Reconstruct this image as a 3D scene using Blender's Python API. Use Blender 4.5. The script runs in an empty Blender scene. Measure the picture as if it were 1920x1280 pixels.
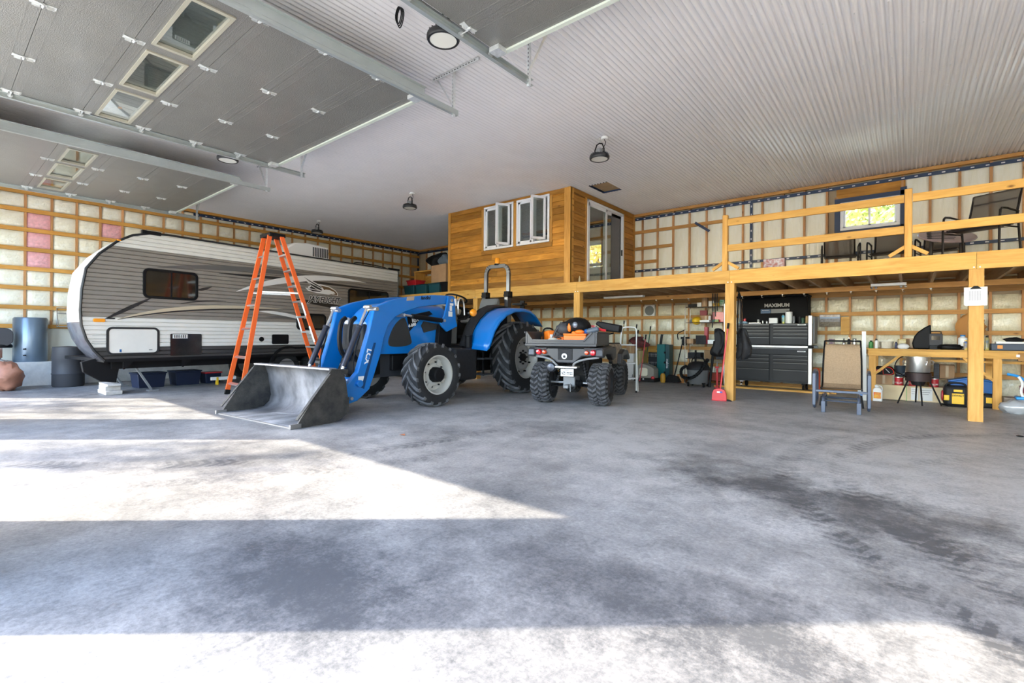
import bpy, bmesh, math, random
from math import sin, cos, pi, radians, sqrt, atan2
from mathutils import Vector, Matrix
random.seed(11)
S = bpy.context.scene
COL = S.collection

# ------------------------------------------------------------------ camera
cam_d = bpy.data.cameras.new('camera')
cam = bpy.data.objects.new('camera', cam_d); COL.objects.link(cam)
YAW, ROLL = radians(39.32), radians(0.407)
fw = Vector((-sin(YAW), cos(YAW), 0)); rt = Vector((cos(YAW), sin(YAW), 0))
rt2 = rt * cos(ROLL) + Vector((0, 0, 1)) * sin(ROLL); up2 = rt2.cross(fw)
m = Matrix((rt2, up2, -fw)).transposed().to_4x4(); m.translation = (0, 0, 1.12)
cam.matrix_world = m
cam_d.sensor_width = 36; cam_d.lens = 907.4 / 1920 * 36
cam_d.shift_y = -11 / 1920
cam_d.clip_start = 0.05; cam_d.clip_end = 300
S.camera = cam

# ------------------------------------------------------------------ world, sun, exposure
w = bpy.data.worlds.new('world'); S.world = w; w.use_nodes = True
nt = w.node_tree; nt.nodes.clear()
sky = nt.nodes.new('ShaderNodeTexSky'); sky.sky_type = 'NISHITA'; sky.sun_disc = False
sky.sun_elevation = radians(40); sky.sun_rotation = radians(229); sky.air_density = 1.0; sky.dust_density = 1.2
bg = nt.nodes.new('ShaderNodeBackground'); bg.inputs['Strength'].default_value = 0.56
wo = nt.nodes.new('ShaderNodeOutputWorld')
nt.links.new(sky.outputs[0], bg.inputs[0]); nt.links.new(bg.outputs[0], wo.inputs[0])
sd = bpy.data.lights.new('sun', 'SUN'); sd.energy = 3.5; sd.angle = radians(0.7); sd.color = (1.0, 0.90, 0.73)
sun = bpy.data.objects.new('sun', sd); COL.objects.link(sun)
SUN = Vector((1.14, 1.0, -1.285))
sun.rotation_euler = SUN.to_track_quat('-Z', 'Y').to_euler()
S.view_settings.view_transform = 'Standard'; S.view_settings.look = 'None'
S.view_settings.exposure = 2.07; S.view_settings.gamma = 1.0
S.view_settings.use_curve_mapping = False

# ------------------------------------------------------------------ mesh builder
class MB:
    def __init__(s): s.v = []; s.f = []
    def add(s, vs, fs):
        n = len(s.v); s.v += [tuple(v) for v in vs]; s.f += [tuple(i + n for i in f) for f in fs]; return s
    def box(s, x0, x1, y0, y1, z0, z1):
        return s.add([(x0,y0,z0),(x1,y0,z0),(x1,y1,z0),(x0,y1,z0),(x0,y0,z1),(x1,y0,z1),(x1,y1,z1),(x0,y1,z1)],
                     [(0,3,2,1),(4,5,6,7),(0,1,5,4),(1,2,6,5),(2,3,7,6),(3,0,4,7)])
    def cb(s, c, d):
        return s.box(c[0]-d[0]/2, c[0]+d[0]/2, c[1]-d[1]/2, c[1]+d[1]/2, c[2]-d[2]/2, c[2]+d[2]/2)
    def bar(s, p, q, w, h, up=(0,0,1)):
        p = Vector(p); q = Vector(q); d = (q-p).normalized(); u = Vector(up)
        if abs(d.dot(u)) > .98: u = Vector((1,0,0)) if abs(d.x) < .9 else Vector((0,1,0))
        a = d.cross(u).normalized(); b = a.cross(d).normalized()
        vs = [e + a*(i*w/2) + b*(j*h/2) for e in (p, q) for i, j in ((-1,-1),(1,-1),(1,1),(-1,1))]
        return s.add(vs, [(0,1,2,3),(7,6,5,4),(0,4,5,1),(1,5,6,2),(2,6,7,3),(3,7,4,0)])
    def tube(s, pts, r, n=8, closed=False):
        pts = [Vector(p) for p in pts]; N = len(pts); rs = r if isinstance(r, (list, tuple)) else [r]*N
        rings = []; a = None
        for i, p in enumerate(pts):
            if closed: d = (pts[(i+1) % N] - pts[i-1]).normalized()
            elif i == 0: d = (pts[1]-p).normalized()
            elif i == N-1: d = (p-pts[i-1]).normalized()
            else: d = ((pts[i+1]-p).normalized() + (p-pts[i-1]).normalized()).normalized()
            if a is None:
                a = d.orthogonal().normalized()
            a = (a - d*a.dot(d)).normalized(); b = d.cross(a)
            rings.append([p + a*(rs[i]*cos(2*pi*k/n)) + b*(rs[i]*sin(2*pi*k/n)) for k in range(n)])
        vs = [v for R in rings for v in R]; fs = []
        for i in range(N if closed else N-1):
            j = (i+1) % N
            for k in range(n): fs.append((i*n+k, i*n+(k+1) % n, j*n+(k+1) % n, j*n+k))
        if not closed: fs += [tuple(range(n-1, -1, -1)), tuple((N-1)*n+k for k in range(n))]
        return s.add(vs, fs)
    def cyl(s, p, q, r, r2=None, n=14): return s.tube([p, q], [r, r if r2 is None else r2], n)
    def lathe(s, prof, c=(0,0,0), n=24, axis='z', closed=False):
        vs = []; fs = []; N = len(prof)
        for k in range(n):
            t = 2*pi*k/n
            for r, h in prof:
                a, b = r*cos(t), r*sin(t)
                vs.append({'z': (c[0]+a, c[1]+b, c[2]+h), 'y': (c[0]+a, c[1]+h, c[2]+b), 'x': (c[0]+h, c[1]+a, c[2]+b)}[axis])
        for k in range(n):
            k2 = (k+1) % n
            for i in range(N if closed else N-1):
                j = (i+1) % N
                fs.append((k*N+i, k2*N+i, k2*N+j, k*N+j))
        if not closed:
            if prof[0][0] > 1e-6: fs.append(tuple(k*N for k in range(n)))
            if prof[-1][0] > 1e-6: fs.append(tuple(k*N+N-1 for k in reversed(range(n))))
        return s.add(vs, fs)
    def prism(s, poly, pl, a, b):
        f = {'xz': lambda u, v, t: (u, t, v), 'xy': lambda u, v, t: (u, v, t), 'yz': lambda u, v, t: (t, u, v)}[pl]
        n = len(poly)
        vs = [f(u, v, a) for u, v in poly] + [f(u, v, b) for u, v in poly]
        return s.add(vs, [tuple(range(n-1, -1, -1)), tuple(range(n, 2*n))] + [(i, (i+1) % n, n+(i+1) % n, n+i) for i in range(n)])
    def ring(s, po, pi_, pl, a, b):
        f = {'xz': lambda u, v, t: (u, t, v), 'xy': lambda u, v, t: (u, v, t), 'yz': lambda u, v, t: (t, u, v)}[pl]
        n = len(po); vs = [f(u, v, t) for t in (a, b) for P in (po, pi_) for u, v in P]; fs = []
        for i in range(n):
            j = (i+1) % n
            fs += [(i, j, n+j, n+i), (2*n+i, 3*n+i, 3*n+j, 2*n+j), (i, 2*n+i, 2*n+j, j), (n+i, n+j, 3*n+j, 3*n+i)]
        return s.add(vs, fs)
    def ball(s, c, r, nu=14, nv=9, noise=0, seed=0):
        rx, ry, rz = r if isinstance(r, (tuple, list)) else (r, r, r); rnd = random.Random(seed)
        vs = [(c[0], c[1], c[2]-rz)]
        for i in range(1, nv):
            t = -pi/2 + pi*i/nv
            for k in range(nu):
                q = 1 + noise*rnd.uniform(-1, 1)
                vs.append((c[0]+rx*q*cos(t)*cos(2*pi*k/nu), c[1]+ry*q*cos(t)*sin(2*pi*k/nu), c[2]+rz*q*sin(t)))
        vs.append((c[0], c[1], c[2]+rz)); fs = []
        for k in range(nu):
            fs.append((0, 1+(k+1) % nu, 1+k)); L = 1+(nv-2)*nu
            fs.append((L+k, L+(k+1) % nu, len(vs)-1))
            for i in range(nv-2):
                a = 1+i*nu
                fs.append((a+k, a+(k+1) % nu, a+nu+(k+1) % nu, a+nu+k))
        return s.add(vs, fs)
    def sheet(s, fn, nu, nv):
        vs = [fn(i/nu, j/nv) for j in range(nv+1) for i in range(nu+1)]
        return s.add(vs, [(j*(nu+1)+i, j*(nu+1)+i+1, (j+1)*(nu+1)+i+1, (j+1)*(nu+1)+i) for j in range(nv) for i in range(nu)])
    def xf(s, M, start=0):
        for i in range(start, len(s.v)): s.v[i] = tuple(M @ Vector(s.v[i]))
        return s
    def mesh(s, name, mat, smooth=False, fix=True):
        me = bpy.data.meshes.new(name); me.from_pydata(s.v, [], s.f)
        if fix:
            b = bmesh.new(); b.from_mesh(me); bmesh.ops.recalc_face_normals(b, faces=b.faces); b.to_mesh(me); b.free()
        if mat: me.materials.append(mat)
        if smooth:
            me.polygons.foreach_set('use_smooth', [True]*len(me.polygons))
            me.set_sharp_from_angle(angle=radians(38 if smooth is True else smooth))
        me.update(); return me
    def build(s, name, mat, parent=None, smooth=False, bevel=0, label=None, kind=None, fix=True, seg=2):
        o = bpy.data.objects.new(name, s.mesh(name, mat, smooth or bevel > 0, fix)); COL.objects.link(o)
        if parent: o.parent = parent
        if bevel:
            b = o.modifiers.new('bevel', 'BEVEL'); b.width = bevel; b.segments = seg; b.limit_method = 'ANGLE'; b.angle_limit = radians(40)
        if label: o['label'] = label
        if kind: o['kind'] = kind
        return o

def tag(o, label=None, cat=None, group=None, kind=None):
    if label: o['label'] = label
    if cat: o['category'] = cat
    if group: o['group'] = group
    if kind: o['kind'] = kind
    return o
def thing(name, label, cat, loc=(0,0,0), rz=0, group=None, rot=None):
    o = bpy.data.objects.new(name, None); COL.objects.link(o); o.empty_display_size = .1
    o.location = loc; o.rotation_euler = rot or (0, 0, radians(rz))
    return tag(o, label, cat, group)
def structure(name, loc=(0,0,0)):
    o = bpy.data.objects.new(name, None); COL.objects.link(o); o.location = loc; o['kind'] = 'structure'; o.empty_display_size = .1
    return o
def single(o, label, cat, loc=None, rz=0, group=None, rot=None):
    if loc: o.location = loc
    o.rotation_euler = rot or (0, 0, radians(rz)); return tag(o, label, cat, group)
def copy_tree(o, parent=None, cache=None):
    c = o.copy(); COL.objects.link(c); c.parent = parent
    for ch in list(o.children): copy_tree(ch, c)
    return c
def link_mesh(name, me, parent=None, loc=None, scale=None, rot=None):
    o = bpy.data.objects.new(name, me); COL.objects.link(o)
    if parent: o.parent = parent
    if loc: o.location = loc
    if scale: o.scale = scale
    if rot: o.rotation_euler = rot
    return o
def rrect(cx, cz, w, h, r, n=4):
    P = []
    for (sx, sz, a0) in ((1,1,0), (-1,1,90), (-1,-1,180), (1,-1,270)):
        for k in range(n+1):
            a = radians(a0 + 90*k/n); P.append((cx + sx*(w/2-r) + r*cos(a), cz + sz*(h/2-r) + r*sin(a)))
    return P
def text(name, body, size, mat, parent, loc, rot=(pi/2,0,0), depth=.0012, shear=0, bold=0, sx=1, align='CENTER', spacing=1.0):
    cu = bpy.data.curves.new(name, 'FONT'); cu.body = body; cu.size = size; cu.extrude = depth; cu.shear = shear
    cu.offset = bold; cu.align_x = align; cu.align_y = 'CENTER'; cu.space_character = spacing; cu.resolution_u = 2
    t = bpy.data.objects.new(name, cu); COL.objects.link(t)
    bpy.context.view_layer.update()
    me = bpy.data.meshes.new_from_object(t.evaluated_get(bpy.context.evaluated_depsgraph_get()))
    bpy.data.objects.remove(t); me.materials.clear(); me.materials.append(mat); me.name = name
    o = link_mesh(name, me, parent, loc, (sx, 1, 1), rot); return o
def arc(c, r, a0, a1, n=8, pl='xz', o=0):
    P = []
    for k in range(n+1):
        a = radians(a0 + (a1-a0)*k/n); u, v = c[0]+r*cos(a), c[1]+r*sin(a)
        P.append((u, o, v) if pl == 'xz' else (u, v, o) if pl == 'xy' else (o, u, v))
    return P
def sm(pts, it=2, closed=False):
    pts = [Vector(p) for p in pts]
    for _ in range(it):
        q = [] if closed else [pts[0]]
        rng = range(len(pts)) if closed else range(len(pts)-1)
        for i in rng:
            a, b = pts[i], pts[(i+1) % len(pts)]
            q += [a*.75+b*.25, a*.25+b*.75]
        if not closed: q.append(pts[-1])
        pts = q
    return pts

# ------------------------------------------------------------------ materials
def new_mat(name):
    m = bpy.data.materials.new(name); m.use_nodes = True
    return m, m.node_tree, m.node_tree.nodes['Principled BSDF']
def N(nt, t, **kw):
    n = nt.nodes.new(t)
    for k, v in kw.items(): setattr(n, k, v)
    return n
def M(name, col, rough=.5, metal=0, var=0, ns=6, bump=0, bs=40, coat=0, spec=None, col2=None, alpha=None, emit=None, es=0, stretch=(1,1,1)):
    m, nt, p = new_mat(name)
    p.inputs['Base Color'].default_value = (*col, 1); p.inputs['Roughness'].default_value = rough; p.inputs['Metallic'].default_value = metal
    if coat: p.inputs['Coat Weight'].default_value = coat; p.inputs['Coat Roughness'].default_value = .12
    if spec is not None: p.inputs['Specular IOR Level'].default_value = spec
    if emit: p.inputs['Emission Color'].default_value = (*emit, 1); p.inputs['Emission Strength'].default_value = es
    if alpha is not None: p.inputs['Alpha'].default_value = alpha
    if var or col2 or bump:
        tc = N(nt, 'ShaderNodeTexCoord'); mp = N(nt, 'ShaderNodeMapping'); mp.inputs['Scale'].default_value = stretch
        nt.links.new(tc.outputs['Object'], mp.inputs[0])
    if var or col2:
        no = N(nt, 'ShaderNodeTexNoise'); no.inputs['Scale'].default_value = ns; no.inputs['Detail'].default_value = 5; no.inputs['Roughness'].default_value = .6
        nt.links.new(mp.outputs[0], no.inputs['Vector'])
        r = N(nt, 'ShaderNodeValToRGB'); r.color_ramp.elements[0].position = .35; r.color_ramp.elements[1].position = .65
        a = col if col2 else tuple(c*(1-var) for c in col); b = col2 or tuple(min(1, c*(1+var)) for c in col)
        r.color_ramp.elements[0].color = (*a, 1); r.color_ramp.elements[1].color = (*b, 1)
        nt.links.new(no.outputs[0], r.inputs[0]); nt.links.new(r.outputs[0], p.inputs['Base Color'])
    if bump:
        nb = N(nt, 'ShaderNodeTexNoise'); nb.inputs['Scale'].default_value = bs; nb.inputs['Detail'].default_value = 4
        bm = N(nt, 'ShaderNodeBump'); bm.inputs['Strength'].default_value = bump; bm.inputs['Distance'].default_value = .02
        nt.links.new(mp.outputs[0], nb.inputs['Vector']); nt.links.new(nb.outputs[0], bm.inputs['Height']); nt.links.new(bm.outputs[0], p.inputs['Normal'])
    return m
def WOOD(name, c1, c2, axis='x', rough=.55, knots=True, vary=.25):
    m, nt, p = new_mat(name); p.inputs['Roughness'].default_value = rough; p.inputs['Specular IOR Level'].default_value = .3
    tc = N(nt, 'ShaderNodeTexCoord'); oi = N(nt, 'ShaderNodeObjectInfo')
    off = N(nt, 'ShaderNodeVectorMath', operation='SCALE'); off.inputs[0].default_value = (13, 7, 19); nt.links.new(oi.outputs['Random'], off.inputs['Scale'])
    ad = N(nt, 'ShaderNodeVectorMath', operation='ADD'); nt.links.new(tc.outputs['Object'], ad.inputs[0]); nt.links.new(off.outputs[0], ad.inputs[1])
    def noise(sc, scale, det=4):
        mp = N(nt, 'ShaderNodeMapping'); mp.inputs['Scale'].default_value = sc; nt.links.new(ad.outputs[0], mp.inputs[0])
        n = N(nt, 'ShaderNodeTexNoise'); n.inputs['Scale'].default_value = scale; n.inputs['Detail'].default_value = det; n.inputs['Distortion'].default_value = .6
        nt.links.new(mp.outputs[0], n.inputs['Vector']); return n
    L = .12; sc = {'x': (L,1,1), 'y': (1,L,1), 'z': (1,1,L)}[axis]
    n1 = noise(sc, 22, 6); n2 = noise({'x': (.35,1,1), 'y': (1,.35,1), 'z': (1,1,.35)}[axis], 3.5, 2)
    r = N(nt, 'ShaderNodeValToRGB'); r.color_ramp.elements[0].position = .3; r.color_ramp.elements[1].position = .68
    r.color_ramp.elements[0].color = (*c2, 1); r.color_ramp.elements[1].color = (*c1, 1)
    nt.links.new(n1.outputs[0], r.inputs[0])
    mr = N(nt, 'ShaderNodeMapRange'); mr.inputs['From Min'].default_value = .3; mr.inputs['From Max'].default_value = .7; mr.inputs['To Min'].default_value = 1-vary*.6; mr.inputs['To Max'].default_value = 1+vary*.4
    nt.links.new(n2.outputs[0], mr.inputs[0])
    rr = N(nt, 'ShaderNodeMapRange'); rr.inputs['To Min'].default_value = 1-vary; rr.inputs['To Max'].default_value = 1+vary*.6; nt.links.new(oi.outputs['Random'], rr.inputs[0])
    mm = N(nt, 'ShaderNodeMath', operation='MULTIPLY'); nt.links.new(mr.outputs[0], mm.inputs[0]); nt.links.new(rr.outputs[0], mm.inputs[1])
    vs = N(nt, 'ShaderNodeVectorMath', operation='SCALE'); nt.links.new(r.outputs[0], vs.inputs[0]); nt.links.new(mm.outputs[0], vs.inputs['Scale'])
    out = vs
    if knots:
        mp = N(nt, 'ShaderNodeMapping'); mp.inputs['Scale'].default_value = {'x': (.45,1,1), 'y': (1,.45,1), 'z': (1,1,.45)}[axis]; nt.links.new(ad.outputs[0], mp.inputs[0])
        vo = N(nt, 'ShaderNodeTexVoronoi'); vo.inputs['Scale'].default_value = 4.5; nt.links.new(mp.outputs[0], vo.inputs['Vector'])
        kr = N(nt, 'ShaderNodeMapRange'); kr.inputs['From Min'].default_value = .03; kr.inputs['From Max'].default_value = .1; nt.links.new(vo.outputs['Distance'], kr.inputs[0])
        mx = N(nt, 'ShaderNodeMix', data_type='RGBA'); mx.inputs['A'].default_value = (c2[0]*.35, c2[1]*.3, c2[2]*.3, 1)
        nt.links.new(kr.outputs[0], mx.inputs['Factor']); nt.links.new(vs.outputs[0], mx.inputs['B']); nt.links.new(mx.outputs['Result'], p.inputs['Base Color'])
    else: nt.links.new(vs.outputs[0], p.inputs['Base Color'])
    bm = N(nt, 'ShaderNodeBump'); bm.inputs['Strength'].default_value = .15; bm.inputs['Distance'].default_value = .01
    nt.links.new(n1.outputs[0], bm.inputs['Height']); nt.links.new(bm.outputs[0], p.inputs['Normal'])
    return m
def GLASS(name, tint=(1,1,1), refl=.06, rough=.02, trans=.9):
    m = bpy.data.materials.new(name); m.use_nodes = True; nt = m.node_tree; nt.nodes.clear()
    o = N(nt, 'ShaderNodeOutputMaterial'); t = N(nt, 'ShaderNodeBsdfTransparent'); t.inputs[0].default_value = (*[c*trans for c in tint], 1)
    g = N(nt, 'ShaderNodeBsdfGlossy'); g.inputs['Roughness'].default_value = rough; lw = N(nt, 'ShaderNodeLayerWeight'); lw.inputs[0].default_value = .35
    mr = N(nt, 'ShaderNodeMapRange'); mr.inputs['To Min'].default_value = refl; mr.inputs['To Max'].default_value = .55
    mx = N(nt, 'ShaderNodeMixShader'); nt.links.new(lw.outputs['Facing'], mr.inputs[0]); nt.links.new(mr.outputs[0], mx.inputs[0])
    nt.links.new(t.outputs[0], mx.inputs[1]); nt.links.new(g.outputs[0], mx.inputs[2]); nt.links.new(mx.outputs[0], o.inputs[0]); return m
ORW1, ORW2 = (.77,.44,.115), (.62,.31,.06)
WX = WOOD('fir_x', ORW1, ORW2, 'x', vary=.12); WY = WOOD('fir_y', ORW1, ORW2, 'y', vary=.12); WZ = WOOD('fir_z', (.76,.43,.12), (.62,.31,.065), 'z', vary=.1)
CEDX = WOOD('cedar_x', (.64,.30,.05), (.44,.175,.02), 'x', vary=.42, rough=.45); CEDY = WOOD('cedar_y', (.62,.30,.065), (.42,.17,.025), 'y', vary=.3, rough=.45); CEDZ = WOOD('cedar_z', (.68,.35,.08), (.50,.22,.035), 'z', vary=.15, rough=.45)
GIRX = WOOD('girt_x', (.62,.33,.10), (.46,.22,.06), 'x', vary=.15); GIRY = WOOD('girt_y', (.70,.37,.09), (.54,.25,.05), 'y', vary=.15); STUD = WOOD('stud_z', (.66,.36,.16), (.50,.24,.09), 'z', vary=.15)
JOI = WOOD('joist_y', (.52,.36,.20), (.38,.24,.12), 'y', vary=.15, knots=False)
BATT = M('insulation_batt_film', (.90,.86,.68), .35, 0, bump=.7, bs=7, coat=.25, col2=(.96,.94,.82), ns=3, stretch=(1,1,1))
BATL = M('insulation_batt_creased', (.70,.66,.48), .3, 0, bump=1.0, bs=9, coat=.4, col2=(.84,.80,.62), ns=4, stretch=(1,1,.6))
PINK = M('pink_batt', (.86,.46,.50), .5, 0, var=.12, ns=6, bump=.5, bs=9)
NAVY = M('navy_tape', (.015,.035,.09), .4); WHITEP = M('white_print', (.85,.86,.88), .5)
SHEATH = M('sheathing', (.55,.45,.30), .8)
GALV = M('galvanised', (.74,.76,.76), .35, .5, var=.1, ns=30)
GALVL = M('galvanised_track', (.50,.54,.53), .4, .6, var=.05, ns=4)
BLACK = M('black_paint', (.006,.006,.007), .55, spec=.22); BLKP = M('black_plastic', (.018,.018,.020), .6, var=.2, ns=20, spec=.3)
RUBB = M('rubber', (.015,.015,.016), .8, bump=.2, bs=60); RUBG = M('dusty_rubber', (.075,.075,.08), .85, var=.35, ns=9)
DKGR = M('dark_grey_plastic', (.045,.045,.05), .55, spec=.35); GREY = M('grey_plastic', (.22,.225,.23), .5)
WHT = M('white_plastic', (.82,.82,.80), .4); ALU = M('aluminium', (.72,.73,.74), .3, .9); CHROME = M('chrome', (.75,.76,.78), .12, 1)
PVC = M('white_vinyl', (.88,.88,.90), .35)
CARD = M('cardboard', (.42,.25,.13), .8, var=.08, ns=5); RED = M('red_plastic', (.60,.02,.03), .35, coat=.3)
ORANGE = M('orange_plastic', (.90,.20,.015), .4); YEL = M('yellow_plastic', (.85,.52,.02), .4); BLUE = M('tractor_blue', (.002,.17,.56), .28, coat=.5)
AMBER = M('amber_lens', (.95,.33,.01), .2, coat=.5); GLS = GLASS('clear_glass', (.95,1,.97)); DGLS = M('dark_glass', (.012,.011,.010), .08, spec=.8)
# ------------------------------------------------------------------ floor
XL, XR, YB, H = -14.8, 7.0, 12.3, 4.43
def floor_mat():
    m, nt, p = new_mat('polished_concrete'); L = nt.links.new
    tc = N(nt, 'ShaderNodeTexCoord')
    def noi(sc, scale, det=6, rough=.6, dist=0):
        mp = N(nt, 'ShaderNodeMapping'); mp.inputs['Scale'].default_value = sc; L(tc.outputs['Object'], mp.inputs[0])
        n = N(nt, 'ShaderNodeTexNoise'); n.inputs['Scale'].default_value = scale; n.inputs['Detail'].default_value = det; n.inputs['Roughness'].default_value = rough; n.inputs['Distortion'].default_value = dist
        L(mp.outputs[0], n.inputs['Vector']); return n.outputs[0]
    def mr(x, a, b, c, d):
        n = N(nt, 'ShaderNodeMapRange'); n.inputs['From Min'].default_value = a; n.inputs['From Max'].default_value = b; n.inputs['To Min'].default_value = c; n.inputs['To Max'].default_value = d; L(x, n.inputs[0]); return n.outputs[0]
    def ma(op, a, b):
        n = N(nt, 'ShaderNodeMath', operation=op)
        for i, q in enumerate((a, b)):
            if isinstance(q, (int, float)): n.inputs[i].default_value = q
            else: L(q, n.inputs[i])
        return n.outputs[0]
    big = mr(noi((1,1,1), .55, 4, .6, .4), .3, .7, .84, 1.14)
    mid = mr(noi((1,1,1), 3.6, 9, .78, .3), .3, .7, .76, 1.22)
    fine = mr(noi((1,1,1), 40, 8, .8), .3, .7, .74, 1.24)
    scr = mr(noi((9,1.2,1), 4, 5, .7, 1.2), .55, .75, 1.0, .88)
    lum = ma('MULTIPLY', ma('MULTIPLY', big, mid), ma('MULTIPLY', fine, scr))
    # slab colour darker near the doors, paler on the inner half, with a noisy border
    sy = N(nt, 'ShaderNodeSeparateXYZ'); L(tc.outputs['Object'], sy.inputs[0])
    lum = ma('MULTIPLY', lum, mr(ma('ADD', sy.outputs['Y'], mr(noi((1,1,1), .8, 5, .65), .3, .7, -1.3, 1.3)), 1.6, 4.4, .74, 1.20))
    spots = mr(noi((1,1,1), 6.5, 9, .78), .60, .70, 0, 1)
    # worn and stained places: (x, y, rx, ry, depth)
    for (x, y, rx, ry, d) in ((-.3,3.9,.9,.45,.42), (-1.25,4.2,.7,.4,.30), (-2.1,1.15,.75,.38,.36), (-1.35,5.0,.5,.9,.22), (.35,1.9,.9,.45,.25), (-1.0,2.0,.8,.35,.22), (-3.3,4.9,.4,.6,.25), (-.9,7.2,.9,.3,.22), (1.2,3.4,.8,.4,.25), (-2.0,6.5,.6,.3,.2), (-4.3,3.9,.6,.3,.22), (.1,3.1,.5,1.0,.2)):
        s = N(nt, 'ShaderNodeVectorMath', operation='SUBTRACT'); L(tc.outputs['Object'], s.inputs[0]); s.inputs[1].default_value = (x, y, 0)
        q = N(nt, 'ShaderNodeVectorMath', operation='MULTIPLY'); L(s.outputs[0], q.inputs[0]); q.inputs[1].default_value = (1/rx, 1/ry, 0)
        ln = N(nt, 'ShaderNodeVectorMath', operation='LENGTH'); L(q.outputs[0], ln.inputs[0])
        e = ma('ADD', ln.outputs['Value'], mr(noi((1,1,1), 3.1, 7, .75), .3, .7, -.55, .55))
        lum = ma('MULTIPLY', lum, mr(e, .35, 1.35, 1-d, 1.0))
    # curved tyre tracks: (centre, radius, half width, depth)
    for (x, y, r, hw, d) in ((3.1,5.3,3.55,.10,.34), (3.1,5.3,3.95,.10,.25), (2.2,4.6,2.35,.09,.2), (-7.9,4.1,4.1,.12,.22), (-7.9,4.1,4.65,.10,.14)):
        s = N(nt, 'ShaderNodeVectorMath', operation='SUBTRACT'); L(tc.outputs['Object'], s.inputs[0]); s.inputs[1].default_value = (x, y, 0)
        ln = N(nt, 'ShaderNodeVectorMath', operation='LENGTH'); L(s.outputs[0], ln.inputs[0])
        dd = ma('ABSOLUTE', ma('SUBTRACT', ln.outputs['Value'], r), 0)
        mask = mr(dd, hw*.75, hw*1.1, 1, 0)
        sx = N(nt, 'ShaderNodeSeparateXYZ'); L(s.outputs[0], sx.inputs[0])
        an = ma('ARCTAN2', sx.outputs['Y'], sx.outputs['X'])
        lug = mr(ma('SINE', ma('ADD', ma('MULTIPLY', an, r*62), ma('MULTIPLY', dd, 45)), 0), -.2, .3, .35, 1)
        ext = mr(noi((1,1,1), 1.1, 4), .42, .58, 0, 1)
        lum = ma('SUBTRACT', lum, ma('MULTIPLY', ma('MULTIPLY', mask, lug), ma('MULTIPLY', ext, d)))
    r = N(nt, 'ShaderNodeValToRGB'); r.color_ramp.elements[0].position = .35; r.color_ramp.elements[1].position = 1.4/1.5
    r.color_ramp.elements[0].color = (.075,.078,.085,1); r.color_ramp.elements[1].color = (.46,.45,.44,1)
    L(ma('MULTIPLY', lum, .72), r.inputs[0])
    mx = N(nt, 'ShaderNodeMix', data_type='RGBA'); mx.inputs['B'].default_value = (.17,.13,.10,1); L(ma('MULTIPLY', spots, .3), mx.inputs['Factor']); L(r.outputs[0], mx.inputs['A'])
    L(mx.outputs['Result'], p.inputs['Base Color'])
    L(mr(noi((1,1,1), 3, 6), .3, .7, .38, .62), p.inputs['Roughness']); p.inputs['Specular IOR Level'].default_value = .45
    bm = N(nt, 'ShaderNodeBump'); bm.inputs['Strength'].default_value = .12; bm.inputs['Distance'].default_value = .01; L(noi((1,1,1), 28, 6), bm.inputs['Height']); L(bm.outputs[0], p.inputs['Normal'])
    return m
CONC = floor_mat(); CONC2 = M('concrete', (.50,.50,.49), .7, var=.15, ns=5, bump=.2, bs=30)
APRON = M('weathered_concrete_slab', (.66,.62,.52), .85, col2=(.84,.80,.69), ns=5, bump=.3, bs=30)
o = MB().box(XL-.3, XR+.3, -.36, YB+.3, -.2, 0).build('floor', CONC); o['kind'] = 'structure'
o = MB().box(-40, 30, -9, -.37, -.25, -.02).build('floor_apron', APRON); o['kind'] = 'structure'
GRAV = M('gravel_and_dry_grass', (.34,.30,.22), .95, col2=(.50,.46,.34), ns=2)
o = MB().box(-90, 80, -90, -9, -.3, -.05).box(-90, 80, 13.2, 90, -.3, -.05).build('ground', GRAV); o['kind'] = 'structure'
# concrete stem ledge at the foot of the left wall
o = MB().box(XL-.2, -14.1, 0.0, 7.2, 0, .5).build('baseboard_left', CONC2, bevel=.01); o['kind'] = 'structure'
# ------------------------------------------------------------------ ceiling
CEIL = M('white_corrugated_steel', (.84,.82,.83), .25, .0, var=.02, ns=2, coat=.35)
PIT = .068; NS = 8; AMP = .013
mb = MB(); x = XL; cols = int((XR-XL)/PIT*NS)+1
hx0, hx1, hy0, hy1 = -5.47, -5.0, 9.3, 10.0
def cz(x): return H + AMP*cos(2*pi*x/PIT)
vs = []; ys = [0, hy0, hy1, YB]
for i in range(cols+1):
    xx = XL + i*PIT/NS
    for yy in ys: vs.append((xx, yy, cz(xx)))
fs = []
for i in range(cols):
    xx = XL + (i+.5)*PIT/NS
    for j in range(3):
        if j == 1 and hx0 < xx < hx1: continue
        a = i*4+j; fs.append((a, a+1, a+5, a+4))
mb.add(vs, fs); ceil = mb.build('ceiling', CEIL, smooth=60, fix=False, kind='structure')
for k in range(int((XR-XL)/.6)):
    pass
sc = MB(); yy = .5
while yy < YB:
    xx = XL+.2
    while xx < XR:
        xv = round(xx/PIT)*PIT + PIT/2
        sc.cb((xv, yy, cz(xv)-.003), (.011, .011, .006)); xx += PIT*4
    yy += .61
sc.build('screw', ALU, ceil, kind='stuff', fix=False)
MB().box(XL-.3, XR+.3, -.36, YB+.3, H+.25, H+.4).build('ceiling_deck', SHEATH)['kind'] = 'structure'
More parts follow.
